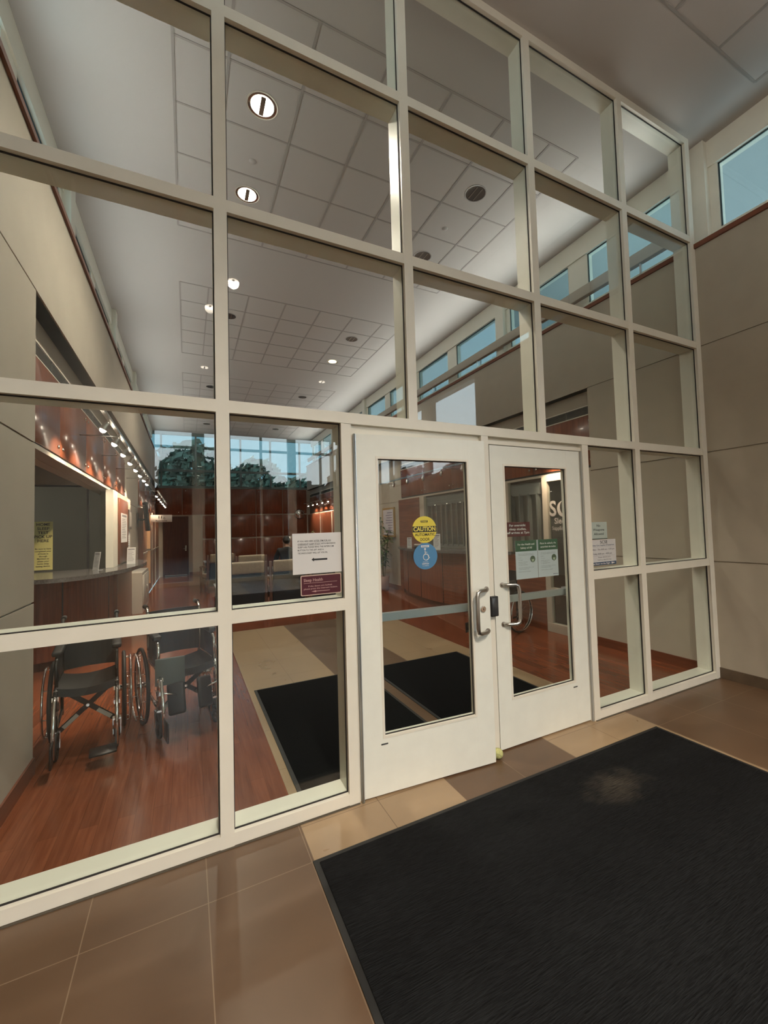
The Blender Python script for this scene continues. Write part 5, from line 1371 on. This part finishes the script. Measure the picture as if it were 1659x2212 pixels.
for v in bmh.verts:
    co = v.co.copy(); v.co = Vector((co.x * 0.089, co.y * 0.102 + (0.008 if co.z > 0 else -0.012), co.z * 0.108))
    if co.z < -0.35 and co.y > -0.2: v.co *= 0.72
q.bm(bmh, Matrix.Translation((0, 0.018, 1.262)), True); q.build('hair', HAIR, pr)
q = MB()
for s in (-1, 1): q.lathe([(0.0, -0.03), (0.014, -0.024), (0.018, 0.0), (0.013, 0.022), (0, 0.028)], 10, Matrix.Translation((s * 0.090, 0.03, 1.235)))
q.build('ear', SKIN, pr)
q = MB(); q.lathe([(0, -0.03), (0.010, -0.02), (0.014, 0.0), (0.006, 0.03), (0, 0.034)], 10, Matrix.Translation((0, 0.122, 1.235))); q.build('nose', SKIN, pr)
q = MB(); [q.lathe([(0, -0.006), (0.012, 0), (0, 0.006)], 10, Matrix.Translation((s * 0.032, 0.108, 1.255))) for s in (-1, 1)]; q.box(-0.022, 0.022, 0.106, 0.118, 1.188, 1.194); q.build('eyes_and_mouth', HAIR, pr)

# ================================================================== TREES OUTSIDE
TLEAF = mat('tree_leaf', (0.022, 0.034, 0.020), 0.8, noise=(0.8, 0.3, (1, 1, 1)))
BARK = mat('bark', (0.06, 0.045, 0.035), 0.9)
def tree(loc, label, blobs, n, seed, sz=0.34):
    r = empty('tree', label, 'tree', loc, 0, 'trees outside the building')
    random.seed(seed); q = MB()
    tot = sum(b_[3] ** 2 for b_ in blobs)
    for (bx, by, bz, br) in blobs:
        for k in range(int(n * br * br / tot)):
            while True:
                p = Vector((random.uniform(-1, 1), random.uniform(-1, 1), random.uniform(-1, 1)))
                if 0.35 < p.length < 1: break
            if p.length < 0.75 and random.random() < 0.4: p = p.normalized() * random.uniform(0.8, 1.08)
            c = Vector((bx, by, bz)) + Vector((p.x * br, p.y * br, p.z * br * 0.85))
            a = Vector((random.uniform(-1, 1), random.uniform(-1, 1), random.uniform(-1, 1))).normalized(); b__ = a.orthogonal().normalized(); s_ = sz * random.uniform(0.5, 1.1)
            cc = a.cross(b__)
            q.add([c - b__ * s_, c + cc * s_ * 0.55, c + b__ * s_, c - cc * s_ * 0.55], [(0, 1, 2, 3)])
    q.build('foliage', TLEAF, r)
    s_ = MB(); top = max(blobs, key=lambda t_: t_[3])
    s_.tube([(0, 0, -0.02), (0.1, 0, 1.6), (top[0] * 0.5, top[1] * 0.5, top[2] * 0.65), (top[0], top[1], top[2])], [0.28, 0.22, 0.15, 0.06], 10)
    for b_ in blobs: s_.tube([(0.08, 0, 1.5 + 0.1 * b_[3]), (b_[0] * 0.6, b_[1] * 0.6, b_[2] * 0.7), (b_[0], b_[1], b_[2])], [0.12, 0.08, 0.03], 7)
    s_.build('trunk', BARK, r)
    return r
tspec = [(-3.6, [(0, 0, 3.9, 1.0), (0.8, .4, 3.2, 1.2)], 900), (0.2, [(-0.2, 0, 5.6, 1.9), (1.2, 0.4, 4.6, 1.7), (-1.0, -.3, 4.0, 1.4)], 2600), (3.9, [(0, 0, 5.1, 1.5), (-1.0, 0.3, 4.2, 1.4), (0.9, 0, 3.9, 1.3)], 1900), (7.3, [(0, 0, 4.3, 1.3), (1.3, 0.2, 3.9, 1.3), (-1.3, 0, 4.0, 1.3)], 1500), (11.2, [(0, 0, 5.0, 1.7), (1.8, 0, 4.2, 1.6), (-1.6, 0, 3.9, 1.4)], 1800), (15.8, [(0, 0, 5.6, 2.0), (-1.5, 0, 4.5, 1.7)], 1700)]
words = ['leftmost, small', 'tall, second from the left', 'third from the left', 'low, fourth from the left', 'fifth from the left', 'rightmost, tall']
for k, (x, bl, n) in enumerate(tspec):
    tree((x, 27.0, -0.02), f'green leafy tree beyond the far windows, {words[k]}', bl, n, 30 + k)
    tree((x, -30.0, -0.02), f'dark leafy tree outside behind the entrance, mirrored in the glass, {words[k]}', bl, n, 60 + k)

HEDGE = mat('hedge_leaf', (0.022, 0.035, 0.016), 0.8)
for y_, lb in ((-31.5, 'behind the entrance, under the mirrored trees'), (29.5, 'beyond the far windows, under the trees')):
    random.seed(5); q = MB()
    for k in range(5200):
        c = Vector((random.uniform(-12, 22), y_ + random.uniform(-0.7, 0.7), random.uniform(-0.05, 3.9) + 0.5 * math.sin(k)))
        a = Vector((random.uniform(-1, 1), random.uniform(-1, 1), random.uniform(-1, 1))).normalized(); b__ = a.orthogonal().normalized(); cc = a.cross(b__); s_ = random.uniform(0.2, 0.4)
        q.add([c - b__ * s_, c + cc * s_ * 0.6, c + b__ * s_, c - cc * s_ * 0.6], [(0, 1, 2, 3)])
    q.box(-12, 22, y_ - 0.5, y_ + 0.5, -0.02, 3.6)
    o = q.build('hedge', HEDGE); tag(o, f'tall dark clipped hedge {lb}', 'hedge'); o['kind'] = 'stuff'
